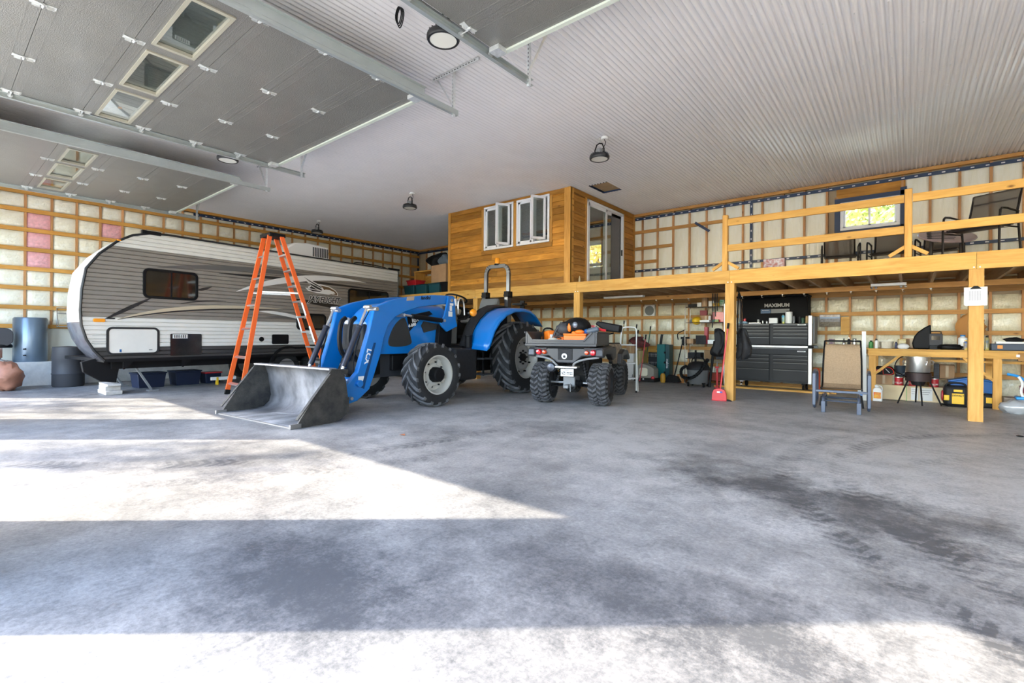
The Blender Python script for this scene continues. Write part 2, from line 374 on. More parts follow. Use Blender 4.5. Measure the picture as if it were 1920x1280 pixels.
# open hatch: recess, board lid and blue tape round it
h = thing('ceiling_hatch', 'small brown access hatch cut into the white ceiling beside the wood cabin', 'hatch', (-5.235, 9.65, H))
MB().box(-.22, .24, -.34, .36, .03, .05).build('lid', M('brown_board', (.45,.31,.17), .7, var=.08), h)
mb = MB()
for a in ((-.24,-.235,-.35,.35), (.235,.24,-.35,.35), (-.24,.24,-.35,-.34), (-.24,.24,.34,.35)): mb.box(*a, -.004, .06)
mb.build('frame', NAVY, h)
# ------------------------------------------------------------------ walls with studs, girts and batts
batt_me = []
for k in range(6):
    rnd = random.Random(k)
    bu = [[rnd.uniform(.35, 1) for _ in range(7)] for _ in range(6)]
    def fn(u, v, bu=bu):
        i, j = round(u*5), round(v*6)
        e = min(i, 5-i, 1)*min(j, 6-j, 1)
        return (u-.5, -.045*e*bu[i][j], v-.5)
    batt_me.append(fn)
def batt_mesh(k, mat): return MB().sheet(batt_me[k], 5, 6).mesh('insulation_batt', mat, smooth=80, fix=False)
BM = {id(m): [batt_mesh(k, m) for k in range(6)] for m in (BATT, BATL, PINK)}
def batt(parent, mat, x0, x1, z0, z1, wall, d):
    me = random.choice(BM[id(mat)])
    if wall == 'back': link_mesh('insulation_batt', me, parent, ((x0+x1)/2, d, (z0+z1)/2), (x1-x0, 1, z1-z0))
    else: link_mesh('insulation_batt', me, parent, (d, (x0+x1)/2, (z0+z1)/2), (x1-x0, 1, z1-z0), (0, 0, pi/2))
def piece(name, mat, parent, x0, x1, y0, y1, z0, z1, **k): return MB().box(x0, x1, y0, y1, z0, z1).build(name, mat, parent, fix=False, **k)
def holes(mb, x0, x1, z0, z1, y0, y1, hs):
    xs = sorted({x0, x1, *[h[0] for h in hs], *[h[1] for h in hs]}); zs = sorted({z0, z1, *[h[2] for h in hs], *[h[3] for h in hs]})
    for a, b in zip(xs, xs[1:]):
        for c, d in zip(zs, zs[1:]):
            cx, czz = (a+b)/2, (c+d)/2
            if not any(h[0] < cx < h[1] and h[2] < czz < h[3] for h in hs): mb.box(a, b, y0, y1, c, d)
    return mb
LOFT_WIN = (-1.13, -.14, 3.38, 3.97); CAB_WIN = (-7.75, -6.75, 3.15, 3.85)
wb = structure('wall_back')
holes(MB(), XL-.3, XR+.3, 0, H+.3, YB+.16, YB+.30, [LOFT_WIN, CAB_WIN]).build('sheathing', SHEATH, wb)
D = .42; xs = [-5.57 + D*k for k in range(-22, 30)]
xs = [x for x in xs if XL+.1 < x < XR]
def hit(x, z0, z1, w): return w[0]-.06 < x < w[1]+.06 and z0 < w[3]+.3 and z1 > w[2]-.1
# upper part, above the loft floor
for x in xs:
    if x > 3: continue
    blocked = any(w[0]+.04 < x < w[1]-.04 for w in (LOFT_WIN, CAB_WIN))
    if not blocked: piece('stud', STUD, wb, x-.02, x+.02, YB+.015, YB+.15, 2.3, H-.05)
    a, b = x+.02, x+D-.02
    rows = [(2.32, H-.1)]
    if x < -5.7: rows = [(2.32, 2.9), (2.9, 3.5), (3.5, H-.1)]
    for z0, z1 in rows:
        w = next((w for w in (LOFT_WIN, CAB_WIN) if a < w[1] and b > w[0]), None)
        if w:
            if z0 < w[2]: batt(wb, BATT, a, b, z0, min(z1, w[2]-.07), 'back', YB+.07)
            continue
        batt(wb, BATT, a, b, z0, z1, 'back', YB+.07)
piece('header', CEDX, wb, -1.2, -.06, YB+.02, YB+.1, 4.06, 4.32)
piece('header', CEDX, wb, -7.85, -6.65, YB+.02, YB+.1, 3.95, 4.2)
piece('sill_plate', GIRX, wb, -1.2, -.06, YB+.02, YB+.1, 3.2, 3.3)
for x in (-1.2, -.08): piece('stud', STUD, wb, x-.03, x+.03, YB+.01, YB+.15, 2.3, 4.1)
piece('top_plate', GIRX, wb, XL, XR, YB-.05, YB+.02, H-.075, H-.012)
for x0, x1, z in ((-5.8,-1.35,3.93), (-5.75,-3.6,3.80), (-5.75,-4.7,3.49), (-5.75,-5.1,3.12), (-5.75,-4.95,2.45)):
    if z == 3.80: continue
    x1 = {3.93: -2.62, 3.49: -4.72, 3.12: -5.13, 2.45: -5.13}[z]
    piece('girt', GIRX, wb, x0, x1, YB-.025, YB+.015, z-.04, z+.04)
# tape lines
for a in ((-14.8, XR, 4.255, 4.325), (-5.78, XR, 2.86, 2.92)):
    piece('seam_tape', NAVY, wb, a[0], a[1], YB+.004, YB+.009, a[2], a[3])
piece('seam_tape', NAVY, wb, -2.89, -2.83, YB+.002, YB+.007, 2.75, 4.3)
o = MB().bar((-4.15,YB-.03,3.98), (-3.8,YB-.03,3.72), .004, .06, up=(0,0,1)).build('seam_tape', NAVY, wb)
mb = MB(); x = -5.7
while x < 3:
    for z in (4.29, 2.89): mb.cb((x, YB+.001, z), (.05, .003, .02))
    x += .2
for k in range(8): mb.cb((-2.86, YB-.001, 2.85+k*.19), (.02, .003, .045))
mb.build('tape_print', WHITEP, wb, kind='stuff', fix=False)
# tape around the loft window
mb = MB(); x0, x1, z0, z1 = LOFT_WIN
for a in ((x0-.1,x1+.1,z1,z1+.09), (x0-.1,x1+.1,z0-.07,z0), (x0-.1,x0,z0,z1), (x1,x1+.1,z0-.07,z1+.15)): mb.box(a[0], a[1], YB+.0, YB+.006, a[2], a[3])
mb.build('window_tape', NAVY, wb)
for (xx, zz, t) in ((-3.45,3.32,'OWENS'), (-4.35,3.4,'PINK'), (-2.3,3.35,'R-24')):
    pass
# lower part, under the loft
zr = [(.04,.40), (.48,.80), (.88,1.19), (1.27,1.585), (1.665,1.93)]
for x in xs:
    if x < -9.5 or x > 2.6: continue
    piece('stud', STUD, wb, x-.02, x+.02, YB+.015, YB+.15, 0, 2.0)
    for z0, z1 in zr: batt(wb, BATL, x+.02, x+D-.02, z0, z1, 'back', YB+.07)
for z in (.44, .84, 1.23, 1.625): piece('girt', GIRX, wb, -14.7, XR, YB-.025, YB+.015, z-.04, z+.04)
piece('bottom_plate', GIRX, wb, -14.7, XR, YB-.03, YB+.02, 0, .09)
piece('backing_board', WX, wb, -1.10, -.95, YB-.05, YB-.026, 1.19, 1.56)
piece('backing_board', WX, wb, -5.45, -5.0, YB-.05, YB-.026, .30, .86)
# left wall
wl = structure('wall_left')
MB().box(XL-.3, XL-.16, -.36, YB+.3, 0, H+.3).build('sheathing', SHEATH, wl)
gz = [4.15, 3.76, 3.34, 2.92, 2.5, 2.08, 1.66, 1.25]
for z in gz: piece('girt', GIRY, wl, XL-.015, XL+.025, -.2, YB, z-.042, z+.042)
for z in (.86,): piece('girt', GIRY, wl, XL-.015, XL+.025, 1.9, YB, z-.042, z+.042)
ysd = [1.42 + .42*k for k in range(-3, 26)]
for k, y in enumerate(ysd):
    piece('stud', STUD, wl, XL-.15, XL-.015, y-.02, y+.02, .5, H-.05)
    if y > 11.9: continue
    rows = [(.52, .82)] + list(zip([.9]+[z+.04 for z in gz[::-1]], [z-.04 for z in gz[::-1]] + [H-.08]))
    rows = rows if y < 8 else rows[-5:]
    for z0, z1 in rows[(0 if y < 3 else -6):]:
        pink = (abs(y-1.42) < .1 and 2.5 < z1 < 3.8) or (abs(y-2.68) < .1 and 3.2 < z0 < 3.5)
        batt(wl, PINK if pink else BATT, y+.02, y+.40, z0, z1, 'left', XL-.06)
piece('top_plate', GIRY, wl, XL-.02, XL+.05, -.2, YB, H-.075, H-.012)
piece('seam_tape', NAVY, wl, XL-.012, XL-.006, 4.6, YB, 4.27, 4.34)
piece('seam_tape', NAVY, wl, XL-.012, XL+.0, YB-.07, YB, 2.3, 4.3)
piece('kick_panel', M('pale_panel', (.78,.79,.72), .6), wl, XL-.02, XL+.03, .2, 6.5, .5, 1.2)
mb = MB(); y = 4.7
while y < YB: mb.cb((XL-.003, y, 4.305), (.003, .05, .02)); y += .2
mb.build('tape_print', WHITEP, wl, kind='stuff', fix=False)
# front wall with door openings (behind the camera plane) and right wall
OP = [(-13.3,-9.95), (-8.3,-4.67), (-3.2,.62), (2.2,5.9)]  # last opening is invented and unseen, added to let sky light in from the right
fwl = structure('wall_front'); holes(MB(), XL-.3, XR+.3, 0, H+.3, -.35, -.15, [(a,b,-.01,3.7) for a,b in OP]).build('sheathing', SHEATH, fwl)
wr = structure('wall_right'); MB().box(XR, XR+.15, -.36, YB+.3, 0, H+.3).build('sheathing', M('pale_batts', (.80,.77,.64), .6), wr)
# windows of the back wall
def slider(name, x0, x1, z0, z1, y):
    w = structure(name, ((x0+x1)/2, y, z0)); W, Hh = x1-x0, z1-z0
    mb = MB(); f = .055
    mb.box(-W/2,W/2,-.03,.10,0,f).box(-W/2,W/2,-.03,.10,Hh-f,Hh).box(-W/2,-W/2+f,-.03,.10,f,Hh-f).box(W/2-f,W/2,-.03,.10,f,Hh-f)
    mb.build('window_frame', PVC, w, bevel=.006)
    mb = MB()
    for a, b, yy in ((-W/2+f, .02, .02), (-.02, W/2-f, .05)):
        mb.box(a,b,yy,yy+.025,f,f+.035).box(a,b,yy,yy+.025,Hh-f-.035,Hh-f).box(a,a+.035,yy,yy+.025,f,Hh-f).box(b-.035,b,yy,yy+.025,f,Hh-f)
    mb.build('sash', PVC, w)
    MB().box(-W/2+f, W/2-f, .07, .074, f, Hh-f).build('pane', GLS, w)
slider('window_1', *LOFT_WIN, YB+.03); slider('window_2', *CAB_WIN, YB+.03)
# ------------------------------------------------------------------ loft
lf = thing('loft', 'long timber loft on square posts along the back wall', 'loft', (0, 9.05, 0))
def lp(name, mat, x0, x1, y0, y1, z0, z1, **k): return piece(name, mat, lf, x0, x1, y0-9.05, y1-9.05, z0, z1, **k)
for x0, x1 in ((XL+.06,-11.7), (-11.696,-8.652), (-8.648,-5.602), (-5.598,-2.452), (-2.448,.708), (.712,3.8), (3.804,6.94)): lp('beam', WX, x0, x1, 9.05, 9.13, 2.07, 2.30)
for x in (-11.7,-8.65,-5.6,-2.45,.71,3.8): lp('post', WZ, x-.075, x+.075, 9.055, 9.20, 0, 2.068)
for x in (-11.7,-8.65,-5.6,-2.45,.71,3.8): lp('bolt_head', GALV, x-.035, x-.020, 9.042, 9.05, 2.085, 2.10); lp('bolt_head', GALV, x+.025, x+.04, 9.042, 9.05, 2.085, 2.10)
x = XL+.3
while x < XR-.1: lp('joist', JOI, x-.02, x+.02, 9.13, YB-.06, 2.08, 2.275); x += .4
lp('ledger', GIRX, XL+.1, XR-.06, YB-.065, YB-.026, 1.98, 2.24)
lp('girder', GIRX, XL+.1, XR-.06, 10.95, 11.03, 1.99, 2.08)
DECK = WOOD('osb_deck', (.50,.34,.17), (.36,.22,.10), 'x', knots=False)
x = XL+.06
while x < XR-.1: lp('deck_panel', DECK, x+.002, min(x+2.42, XR-.06), 9.06, YB-.03, 2.276, 2.298); x += 2.44
k0 = None
for i in range(15):
    x = -4.99 + .3775*i
    if -3.6 < x < -2.9: continue
    if k0 is None:
        k0 = thing('ceiling_hook', 'small bright metal hook screwed under the loft, one of an even row', 'hook', (x, 11.0, 1.985), group='hooks under the loft')
        MB().cyl((0,0,.004),(0,0,-.01),.02,n=10).build('base', ALU, k0); MB().tube([(0,0,0),(0,0,-.03),(.02,0,-.05),(.035,0,-.03)], .005, 6).build('prong', CHROME, k0, smooth=True)
    else:
        c = copy_tree(k0); c.location = (x, 11.0, 1.985)
fl = thing('fluorescent_light', 'white two-lamp strip light hung under the loft joists', 'light', (-.27, 10.5, 2.03))
MB().box(-.24,.24,-.06,.06,-.012,.03).build('housing', WHT, fl); mb = MB()
for s in (-1,1):
    for q in (-.03,.03): MB().ball((s*.2+q, 0, -.035), .022, 8, 6).build('bulb_socket', CHROME, fl, smooth=True)
fl2 = thing('fluorescent_light', 'white strip light under the loft above the quad bike', 'light', (-5.2, 10.5, 2.04))
MB().box(-.5,.5,-.06,.06,-.012,.03).build('housing', WHT, fl2)
# railing
rl = thing('loft_railing', 'honey-coloured timber guard rail standing on the loft edge', 'railing', (0, 9.15, 2.303))
for x in (-2.55, -.01, 2.53, 5.07):
    piece('post', WZ, rl, x-.045, x+.045, -.05, .04, 0, 1.0, bevel=.01)
    for s in (-1,1): MB().bar((x+s*.02,0,.17),(x+s*.22,0,.035),.04,.05).build('brace', WX, rl)
for z in (.80, .345):
    for a, b in ((-2.5,-.06), (.04,2.49), (2.58,5.02)): piece('rail', WX, rl, a, b, -.055, -.015, z, z+.115)
# ------------------------------------------------------------------ cabin on the loft
CX0, CX1, CY = -9.67, -5.80, 9.09
cb = structure('wall_cabin_front', (0, CY, 2.3)); HC = H-.012-2.3
def lap(parent, mat, a, b, z0, z1, axis, d=0):
    """one lapped board, thicker at its lower edge; runs a..b"""
    q = [(-.006, 0), (-.036, 0), (-.012, z1-z0), (-.0, z1-z0)]
    mb = MB()
    if axis == 'x': mb.prism([(u, v) for u, v in q], 'yz', a, b)
    else: mb.prism([(-u, v) for u, v in q], 'xz', a, b)
    o = mb.build('siding_board', mat, parent)
    o.location = (0, d, z0) if axis == 'x' else (d, 0, z0); return o
rnd = random.Random(5); R = .142
wins = [(-8.36,-7.40,.97,2.06), (-7.30,-6.34,.97,2.06)]
for k in range(1, 15):
    z0 = k*R; z1 = min(z0+R+.006, HC-.1)
    if z0 > HC-.12: break
    spans = [(CX0+.09, CX1-.13)]
    if z1 > .90: spans = [(CX0+.09, -8.44), (-6.26, CX1-.13)]
    for a, b in spans:
        cuts = [a]
        while b-cuts[-1] > 1.5:
            q = cuts[-1] + rnd.uniform(.7, 1.9)
            if b-q < .4: break
            cuts.append(q)
        cuts.append(b)
        for c, d in zip(cuts, cuts[1:]): lap(cb, CEDX, c+.001, d-.001, z0, z1, 'x')
piece('trim_board', CEDX, cb, CX0, CX1-.1, -.02, .0, 0, .142)
piece('trim_board', CEDX, cb, CX0+.09, CX1-.13, -.028, 0, HC-.1, HC)
piece('corner_board', CEDZ, cb, CX0, CX0+.09, -.046, .02, 0, HC); piece('corner_board', CEDZ, cb, CX1-.13, CX1+.03, -.048, .0, 0, HC)
for x0, x1 in ((-8.44,-8.37), (-7.39,-7.31), (-6.33,-6.26)): piece('trim_board', CEDZ, cb, x0, x1, -.042, 0, .9, HC-.1)
piece('trim_board', CEDX, cb, -8.44, -6.26, -.044, 0, .86, .96)
holes(MB(), CX0, CX1, 0, HC, 0, .02, [(a,b,c,d) for a,b,c,d in wins]).build('sheathing', SHEATH, cb)
def casement(name, x0, x1, z0, z1):
    w = structure(name, ((x0+x1)/2, CY, 2.3+z0)); W, Hh = x1-x0, z1-z0; f = .05
    mb = MB().box(-W/2,W/2,-.05,.08,0,f).box(-W/2,W/2,-.05,.08,Hh-f,Hh).box(-W/2,-W/2+f,-.05,.08,f,Hh-f).box(W/2-f,W/2,-.05,.08,f,Hh-f).box(-.03,.03,-.05,.08,f,Hh-f)
    mb.build('window_frame', PVC, w, bevel=.006)
    mb = MB(); a, b = -W/2+f, -.03
    mb.box(a,b,-.03,.01,f,f+.05).box(a,b,-.03,.01,Hh-f-.05,Hh-f).box(a,a+.05,-.03,.01,f,Hh-f).box(b-.05,b,-.03,.01,f,Hh-f)
    mb.build('sash', PVC, w); MB().box(a+.04,b-.04,-.012,-.008,f+.04,Hh-f-.04).build('pane', GLS, w)
    # open sash hinged near the mullion, swung out towards the hall
    s = thing('open_sash', None, None, (.03+.35, -.05, f)); s.parent = w; s.rotation_euler = (0,0,radians(180+62))
    w2, h2 = .37, Hh-2*f
    mb = MB().box(0,w2,-.02,.02,0,.055).box(0,w2,-.02,.02,h2-.055,h2).box(0,.055,-.02,.02,0,h2).box(w2-.055,w2,-.02,.02,0,h2)
    mb.build('sash', PVC, s, bevel=.006); MB().box(.05,w2-.05,-.004,.004,.05,h2-.05).build('pane', GLS, s)
    MB().tube([(.38,-.04,f+.01),(.2,-.12,f+.01),(.05,-.02,f+.01)],.006,6).build('stay', GALV, w)
    mb = MB(); z = f+.03
    while z < Hh-f-.03: mb.cb((0,.10,z),(W-2*f,.018,.002)); z += .03
    mb.build('blind_slat', M('blind', (.34,.33,.32), .6), w, kind='stuff', fix=False)
casement('window_3', *wins[0]); casement('window_4', *wins[1])
cs = structure('wall_cabin_side', (CX1, 0, 2.3))
for k in range(0, 15):
    z0 = k*R; z1 = min(z0+R+.006, HC-.1)
    if z0 > HC-.12: break
    for a, b in ((CY+.02, 9.68), (11.68, 12.22)): lap(cs, CEDY, a, b, z0, z1, 'y')
piece('corner_board', CEDZ, cs, 0, .03, CY-.03, CY+.1, 0, HC); piece('corner_board', CEDZ, cs, 0, .03, 12.2, YB, 0, HC)
piece('trim_board', CEDY, cs, 0, .03, CY+.1, 12.2, HC-.1, HC)
piece('trim_board', CEDZ, cs, 0, .03, 9.68, 9.76, 0, HC-.1); piece('trim_board', CEDZ, cs, 0, .03, 11.60, 11.68, 0, HC-.1)
mb = MB()
for a, b, c, d in ((CY,9.76,0,HC), (11.6,YB,0,HC), (9.76,11.6,HC-.12,HC)): mb.box(-.02, 0, a, b, c, d)
mb.build('sheathing', SHEATH, cs)
piece('side_panel', M('inner_wall', (.50,.49,.47), .8), structure('wall_cabin_left', (0,0,2.3)), CX0, CX0+.03, CY, YB, 0, HC)
# sliding glass door
dr = structure('door_4', (CX1, 10.68, 2.3)); W, Hh = 1.84, 2.0
mb = MB().box(-.06,.05,-W/2,-W/2+.05,0,Hh).box(-.06,.05,W/2-.05,W/2,0,Hh).box(-.06,.05,-W/2,W/2,Hh-.06,Hh).box(-.06,.05,-W/2,W/2,0,.04)
mb.build('door_frame', PVC, dr, bevel=.005)
for a, b, xx, nm in ((-W/2+.05,.03,.01,'sliding_panel'), (-.03,W/2-.05,-.04,'fixed_panel')):
    q = MB().box(xx,xx+.03,a,b,.04,.12).box(xx,xx+.03,a,b,Hh-.14,Hh-.06).box(xx,xx+.03,a,a+.06,.04,Hh-.06).box(xx,xx+.03,b-.06,b,.04,Hh-.06).build(nm, PVC, dr)
    MB().box(xx+.012,xx+.018,a+.05,b-.05,.1,Hh-.1).build('pane', GLS, q)
MB().box(-.02,-.01,.35,.85,.05,Hh-.07).build('curtain', M('grey_curtain', (.18,.18,.19), .8), dr)
MB().box(.04,.07,.78,.80,.9,1.05).build('door_handle', BLACK, dr, bevel=.004)
lcan = single(MB().lathe([(0,0),(.03,0),(.03,.14),(.012,.17),(.012,.21),(0,.21)], n=12).build('bottle', M('cream_bottle', (.45,.36,.20), .5), smooth=True), 'small cream squeeze bottle on the loft edge before the glass door', 'bottle', (-5.62, 9.2, 2.3))
lcan.scale = (.8,.8,.7)
# ------------------------------------------------------------------ overhead doors, tracks
DOORM = M('grey_embossed_steel', (.22,.215,.20), .38, .25, var=.05, ns=3, bump=.45, bs=110, coat=.15)
STILE = M('pale_seal_strip', (.60,.64,.56), .45); FRM = M('cream_window_frame', (.36,.34,.27), .5)
ZD = 3.93
def hinge_mb(mb, x, y, side=0):
    z = ZD
    for s in (-1, 1): mb.prism([(x-.012, y), (x+.012, y), (x+.03, y+s*.085), (x-.03, y+s*.085)], 'xy', z-.008, z-.001)
    mb.cyl((x-.03,y,z-.016),(x+.03,y,z-.016),.011,n=8)
    for s in (-1,1): mb.cb((x+.012*s, y+.045*s, z-.02), (.006,.05,.028))
    return mb
def ohdoor(n, x0, x1, wx, hx, yend=3.72, y0=.02, winsec=True):
    d = structure('door_%d' % n); J = [y0, .65, 1.28, 1.91, 2.54, 3.15, yend]
    for k in range(6):
        a, b = J[k]+.002, J[k+1]-.002; mb = MB()
        hs = [(u, v, 1.40, 1.765) for u, v in wx] if k == 2 else []
        xs_ = sorted({x0, x1, *[q for h in hs for q in h[:2]]})
        for u, v in zip(xs_, xs_[1:]):
            if any(h[0] <= u and v <= h[1] for h in hs): mb.box(u, v, a, 1.40, ZD, ZD+.045).box(u, v, 1.765, b, ZD, ZD+.045)
            else: mb.box(u, v, a, b, ZD, ZD+.045)
        for yy in (a+.085, b-.085, a+.02, b-.02, a+.06, b-.06):
            if yy not in (a+.085, b-.085): mb.box(x0+.02, x1-.02, yy-.0015, yy+.0015, ZD-.0015, ZD)
            else: mb.box(x0+.02, x1-.02, yy-.003, yy+.003, ZD-.003, ZD)
        pn = mb.build('door_section', DOORM, d)
        for h in hs:
            po = [(h[0],h[2]),(h[1],h[2]),(h[1],h[3]),(h[0],h[3])]; pi_ = [(h[0]+.04,h[2]+.03),(h[1]-.04,h[2]+.03),(h[1]-.04,h[3]-.03),(h[0]+.04,h[3]-.03)]
            MB().ring(po, pi_, 'xy', ZD-.014, ZD+.02).build('window_frame', FRM, pn)
            MB().box(h[0]+.03,h[1]-.03,h[2]+.02,h[3]-.02,ZD+.018,ZD+.022).build('pane', GLS, pn)
    piece('end_seal', STILE, d, x0, x1, yend-.002, yend+.045, ZD-.02, ZD+.05)
    for y in J[1:6]:
        for x in hx: hinge_mb(MB(), x, y).build('hinge', GALV, d)
    for y in J[1:6]+[yend-.06]:
        for x, s in ((x0+.05, -1), (x1-.05, 1)):
            mb = hinge_mb(MB(), x, y) if y < yend-.1 else MB().box(x-.06,x+.06,y-.06,y+.06,ZD-.05,ZD-.002)
            mb.cyl((x, y, ZD-.03), (x+s*.1, y, ZD-.03), .006, n=6); mb.cyl((x+s*.085, y, ZD-.03), (x+s*.11, y, ZD-.03), .024, n=12)
            mb.build('roller_bracket', GALV, d)
    for x, s in ((x0-.05, -1), (x1+.05, 1)):
        t = MB().box(x-.003+s*.022, x+.003+s*.022, .15, 4.25, ZD-.062, ZD+.002)
        t.box(min(x-s*.02,x+s*.022), max(x-s*.02,x+s*.022), .15, 4.25, ZD-.002, ZD+.004).box(min(x-s*.02,x+s*.022), max(x-s*.02,x+s*.022), .15, 4.25, ZD-.065, ZD-.06)
        t.build('track', GALVL, d)
        # angle-iron stiffener above the track
        MB().box(x+s*.024, x+s*.03, .15, 3.7, ZD-.03, ZD+.06).box(min(x+s*.024,x+s*.07), max(x+s*.024,x+s*.07), .15, 3.7, ZD+.055, ZD+.06).build('track_stiffener', GALVL, d)
        # hanger: strut, diagonal and ceiling angle with holes
        hb = MB().box(x-.02, x+.02, 4.18, 4.184, ZD-.09, H-.02).box(x+.018, x+.022, 4.16, 4.2, ZD-.09, H-.02).bar((x, 4.18, ZD+.05), (x-s*.3, 4.18, H-.03), .003, .035, up=(0,1,0))
        hb.box(x-.36, x+.45, 4.16, 4.164, H-.055, H-.012).box(x-.36, x+.45, 4.16, 4.2, H-.016, H-.012)
        hg = hb.build('hanger', GALV, d)
        q = MB(); zz = ZD
        while zz < H-.08: q.cb((x, 4.178, zz), (.009, .002, .02)); zz += .045
        for i in range(16): q.cb((x-.33+i*.048, 4.158, H-.035), (.02, .002, .009))
        q.build('slot', BLACK, hg, kind='stuff', fix=False)
    return d
ohdoor(2, -8.15, -4.45, ((-5.69,-4.64), (-6.90,-5.85), (-8.11,-7.06)), (-5.75, -7.0))
ohdoor(3, -13.2, -9.6, ((-10.78,-9.9), (-11.88,-10.92), (-13.0,-12.1)), (-12.03, -10.77))
ohdoor(1, -3.17, .55, ((-3.0,-1.95), (-1.8,-.8), (-.65,.35)), (-1.93, -.7), yend=3.62)
# ------------------------------------------------------------------ high-bay lamps
FIN = M('black_cast_metal', (.018,.018,.02), .45)
LENS = M('lamp_lens', (.80,.78,.70), .3)
def highbay(x, y, label, glow=True):
    t = thing('high_bay_lamp', label, 'lamp', (x, y, H), group=None)
    MB().cyl((.09,.0,-.012),(.09,0,-.055),.055,n=14).cyl((0,0,-.012),(0,0,-.03),.02,n=8).build('ceiling_box', WHT, t, bevel=.004)
    MB().tube(arc((0,-.07),.022,0,360,10),.005,6).build('hook', GALV, t, smooth=True)
    MB().tube([(-.085,0,-.30),(-.085,0,-.20),(-.05,0,-.115),(0,0,-.095),(.05,0,-.115),(.085,0,-.20),(.085,0,-.30)],.011,6).build('yoke', BLACK, t, smooth=True)
    MB().tube(sm([(.09,0,-.055),(.12,0,-.12),(.06,0,-.2),(.03,0,-.22)],2),.006,6).build('cable', BLACK, t, smooth=True)
    MB().cyl((0,0,-.20),(0,0,-.27),.06,n=12).build('driver_box', GREY, t, bevel=.006)
    mb = MB().lathe([(.05,-.27),(.10,-.285),(.155,-.30),(.165,-.32),(.165,-.35),(.155,-.365),(.135,-.365),(.135,-.355)], n=28)
    for k in range(20):
        a = 2*pi*k/20; mb.bar((.07*cos(a),.07*sin(a),-.285),(.15*cos(a),.15*sin(a),-.30),.004,.035)
    mb.build('heat_sink', FIN, t, smooth=True)
    MB().lathe([(0,-.353),(.134,-.353),(.134,-.36),(0,-.36)], n=28).build('lens', LENS, t)
for x, y, lb in ((-3.62,3.3,'black round high-bay lamp beside the overhead door track'), (-4.0,7.15,'black round high-bay lamp hanging before the cabin corner'),
                 (-9.0,7.2,'black round high-bay lamp left of the cabin, mid ceiling'), (-13.35,7.3,'farthest left high-bay lamp above the camper roof'),
                 (-9.0,3.3,'high-bay lamp hidden above the overhead doors'), (1.3,7.2,'high-bay lamp right of the view near the loft rail'), (5.2,7.2,'high-bay lamp by the right wall'), (5.2,3.3,'high-bay lamp near the right front corner')):
    highbay(x, y, lb)
# ------------------------------------------------------------------ travel trailer (local x to the rear, y inwards, near side at y = 0)
SID_T = M('taupe_siding', (.265,.235,.205), .38, var=.05, ns=3, coat=.15); SID_W = M('white_siding', (.78,.76,.71), .36, var=.03, ns=3, coat=.15); SID_G = M('charcoal_siding', (.055,.052,.05), .35, coat=.2)
TRIM = M('black_edge_trim', (.02,.02,.021), .35)
tr = thing('travel_trailer', 'taupe and white travel trailer with dark windows parked along the left wall', 'camper', (-11.03, 3.31, 0), 0, rot=(0, 0, atan2(.99506, -.09932)))
OUT = [(-1.28,.63),(-1.42,.80),(-1.53,1.0),(-1.60,1.25),(-1.615,1.5),(-1.60,1.85),(-1.54,2.22),(-1.36,2.5),(-1.10,2.76),(-.88,2.9),(-.62,2.975),(-.35,3.0)]
def front(z):
    for (a, za), (b, zb) in zip(OUT, OUT[1:]):
        if za <= z <= zb: return a + (b-a)*(z-za)/(zb-za)
    return OUT[0][0] if z < .7 else OUT[-1][0]
TW, TR_ = 2.12, 5.56
body = MB().prism([(x+.02, z) for x, z in OUT] + [(TR_-.01,2.99),(TR_-.01,.64)], 'xz', .014, .05).prism([(max(x+.45, -1.1), z) for x, z in OUT] + [(TR_-.01,2.99),(TR_-.01,.64)], 'xz', .05, TW).build('shell', SID_W, tr)
def siding(z0, z1, mat, name='siding_strip'):
    z = z0
    while z < z1-.005:
        zt = min(z+.0762, z1); mb = MB(); f0, f1 = front(z+.002)+.004, front(zt-.002)+.004
        # lower lip proud, shallow groove above
        prof = [(z, .0, f0), (z+(zt-z)*.10, -.011, f0+(f1-f0)*.10), (z+(zt-z)*.80, -.006, f0+(f1-f0)*.80), (zt, .012, f1)]
        vs = []
        for zz, yy, ff in prof: vs += [(ff, yy, zz), (TR_, yy, zz)]
        vs += [(f0, .016, z), (TR_, .016, z), (f1, .016, zt), (TR_, .016, zt)]
        mb.add(vs, [(0,1,3,2),(2,3,5,4),(4,5,7,6),(8,9,1,0),(6,7,11,10)])
        mb.build(name, mat, tr, fix=True); z = zt
siding(.64, .865, SID_G); siding(.865, 1.40, SID_W); siding(1.40, 2.665, SID_T); siding(2.665, 2.985, SID_W)
# edge trim round the near side and far side
for y in (-.008, TW): MB().tube([(x+(.38 if y > 0 else 0), y, z) for x, z in OUT] + [(TR_, y, 3.0), (TR_, y, .64)], .022, 6).build('edge_trim', TRIM, tr, smooth=True)
MB().box(-.4,TR_,-.02,TW+.02,2.995,3.012).build('roof', M('white_roof_membrane', (.70,.70,.68), .6), tr)
MB().box(-1.29,TR_-.01,-.012,TW,.60,.66).build('skirt_rail', BLACK, tr)
MB().box(TR_-.005,TR_+.012,.0,TW,.64,2.99).build('rear_wall', SID_T, tr)
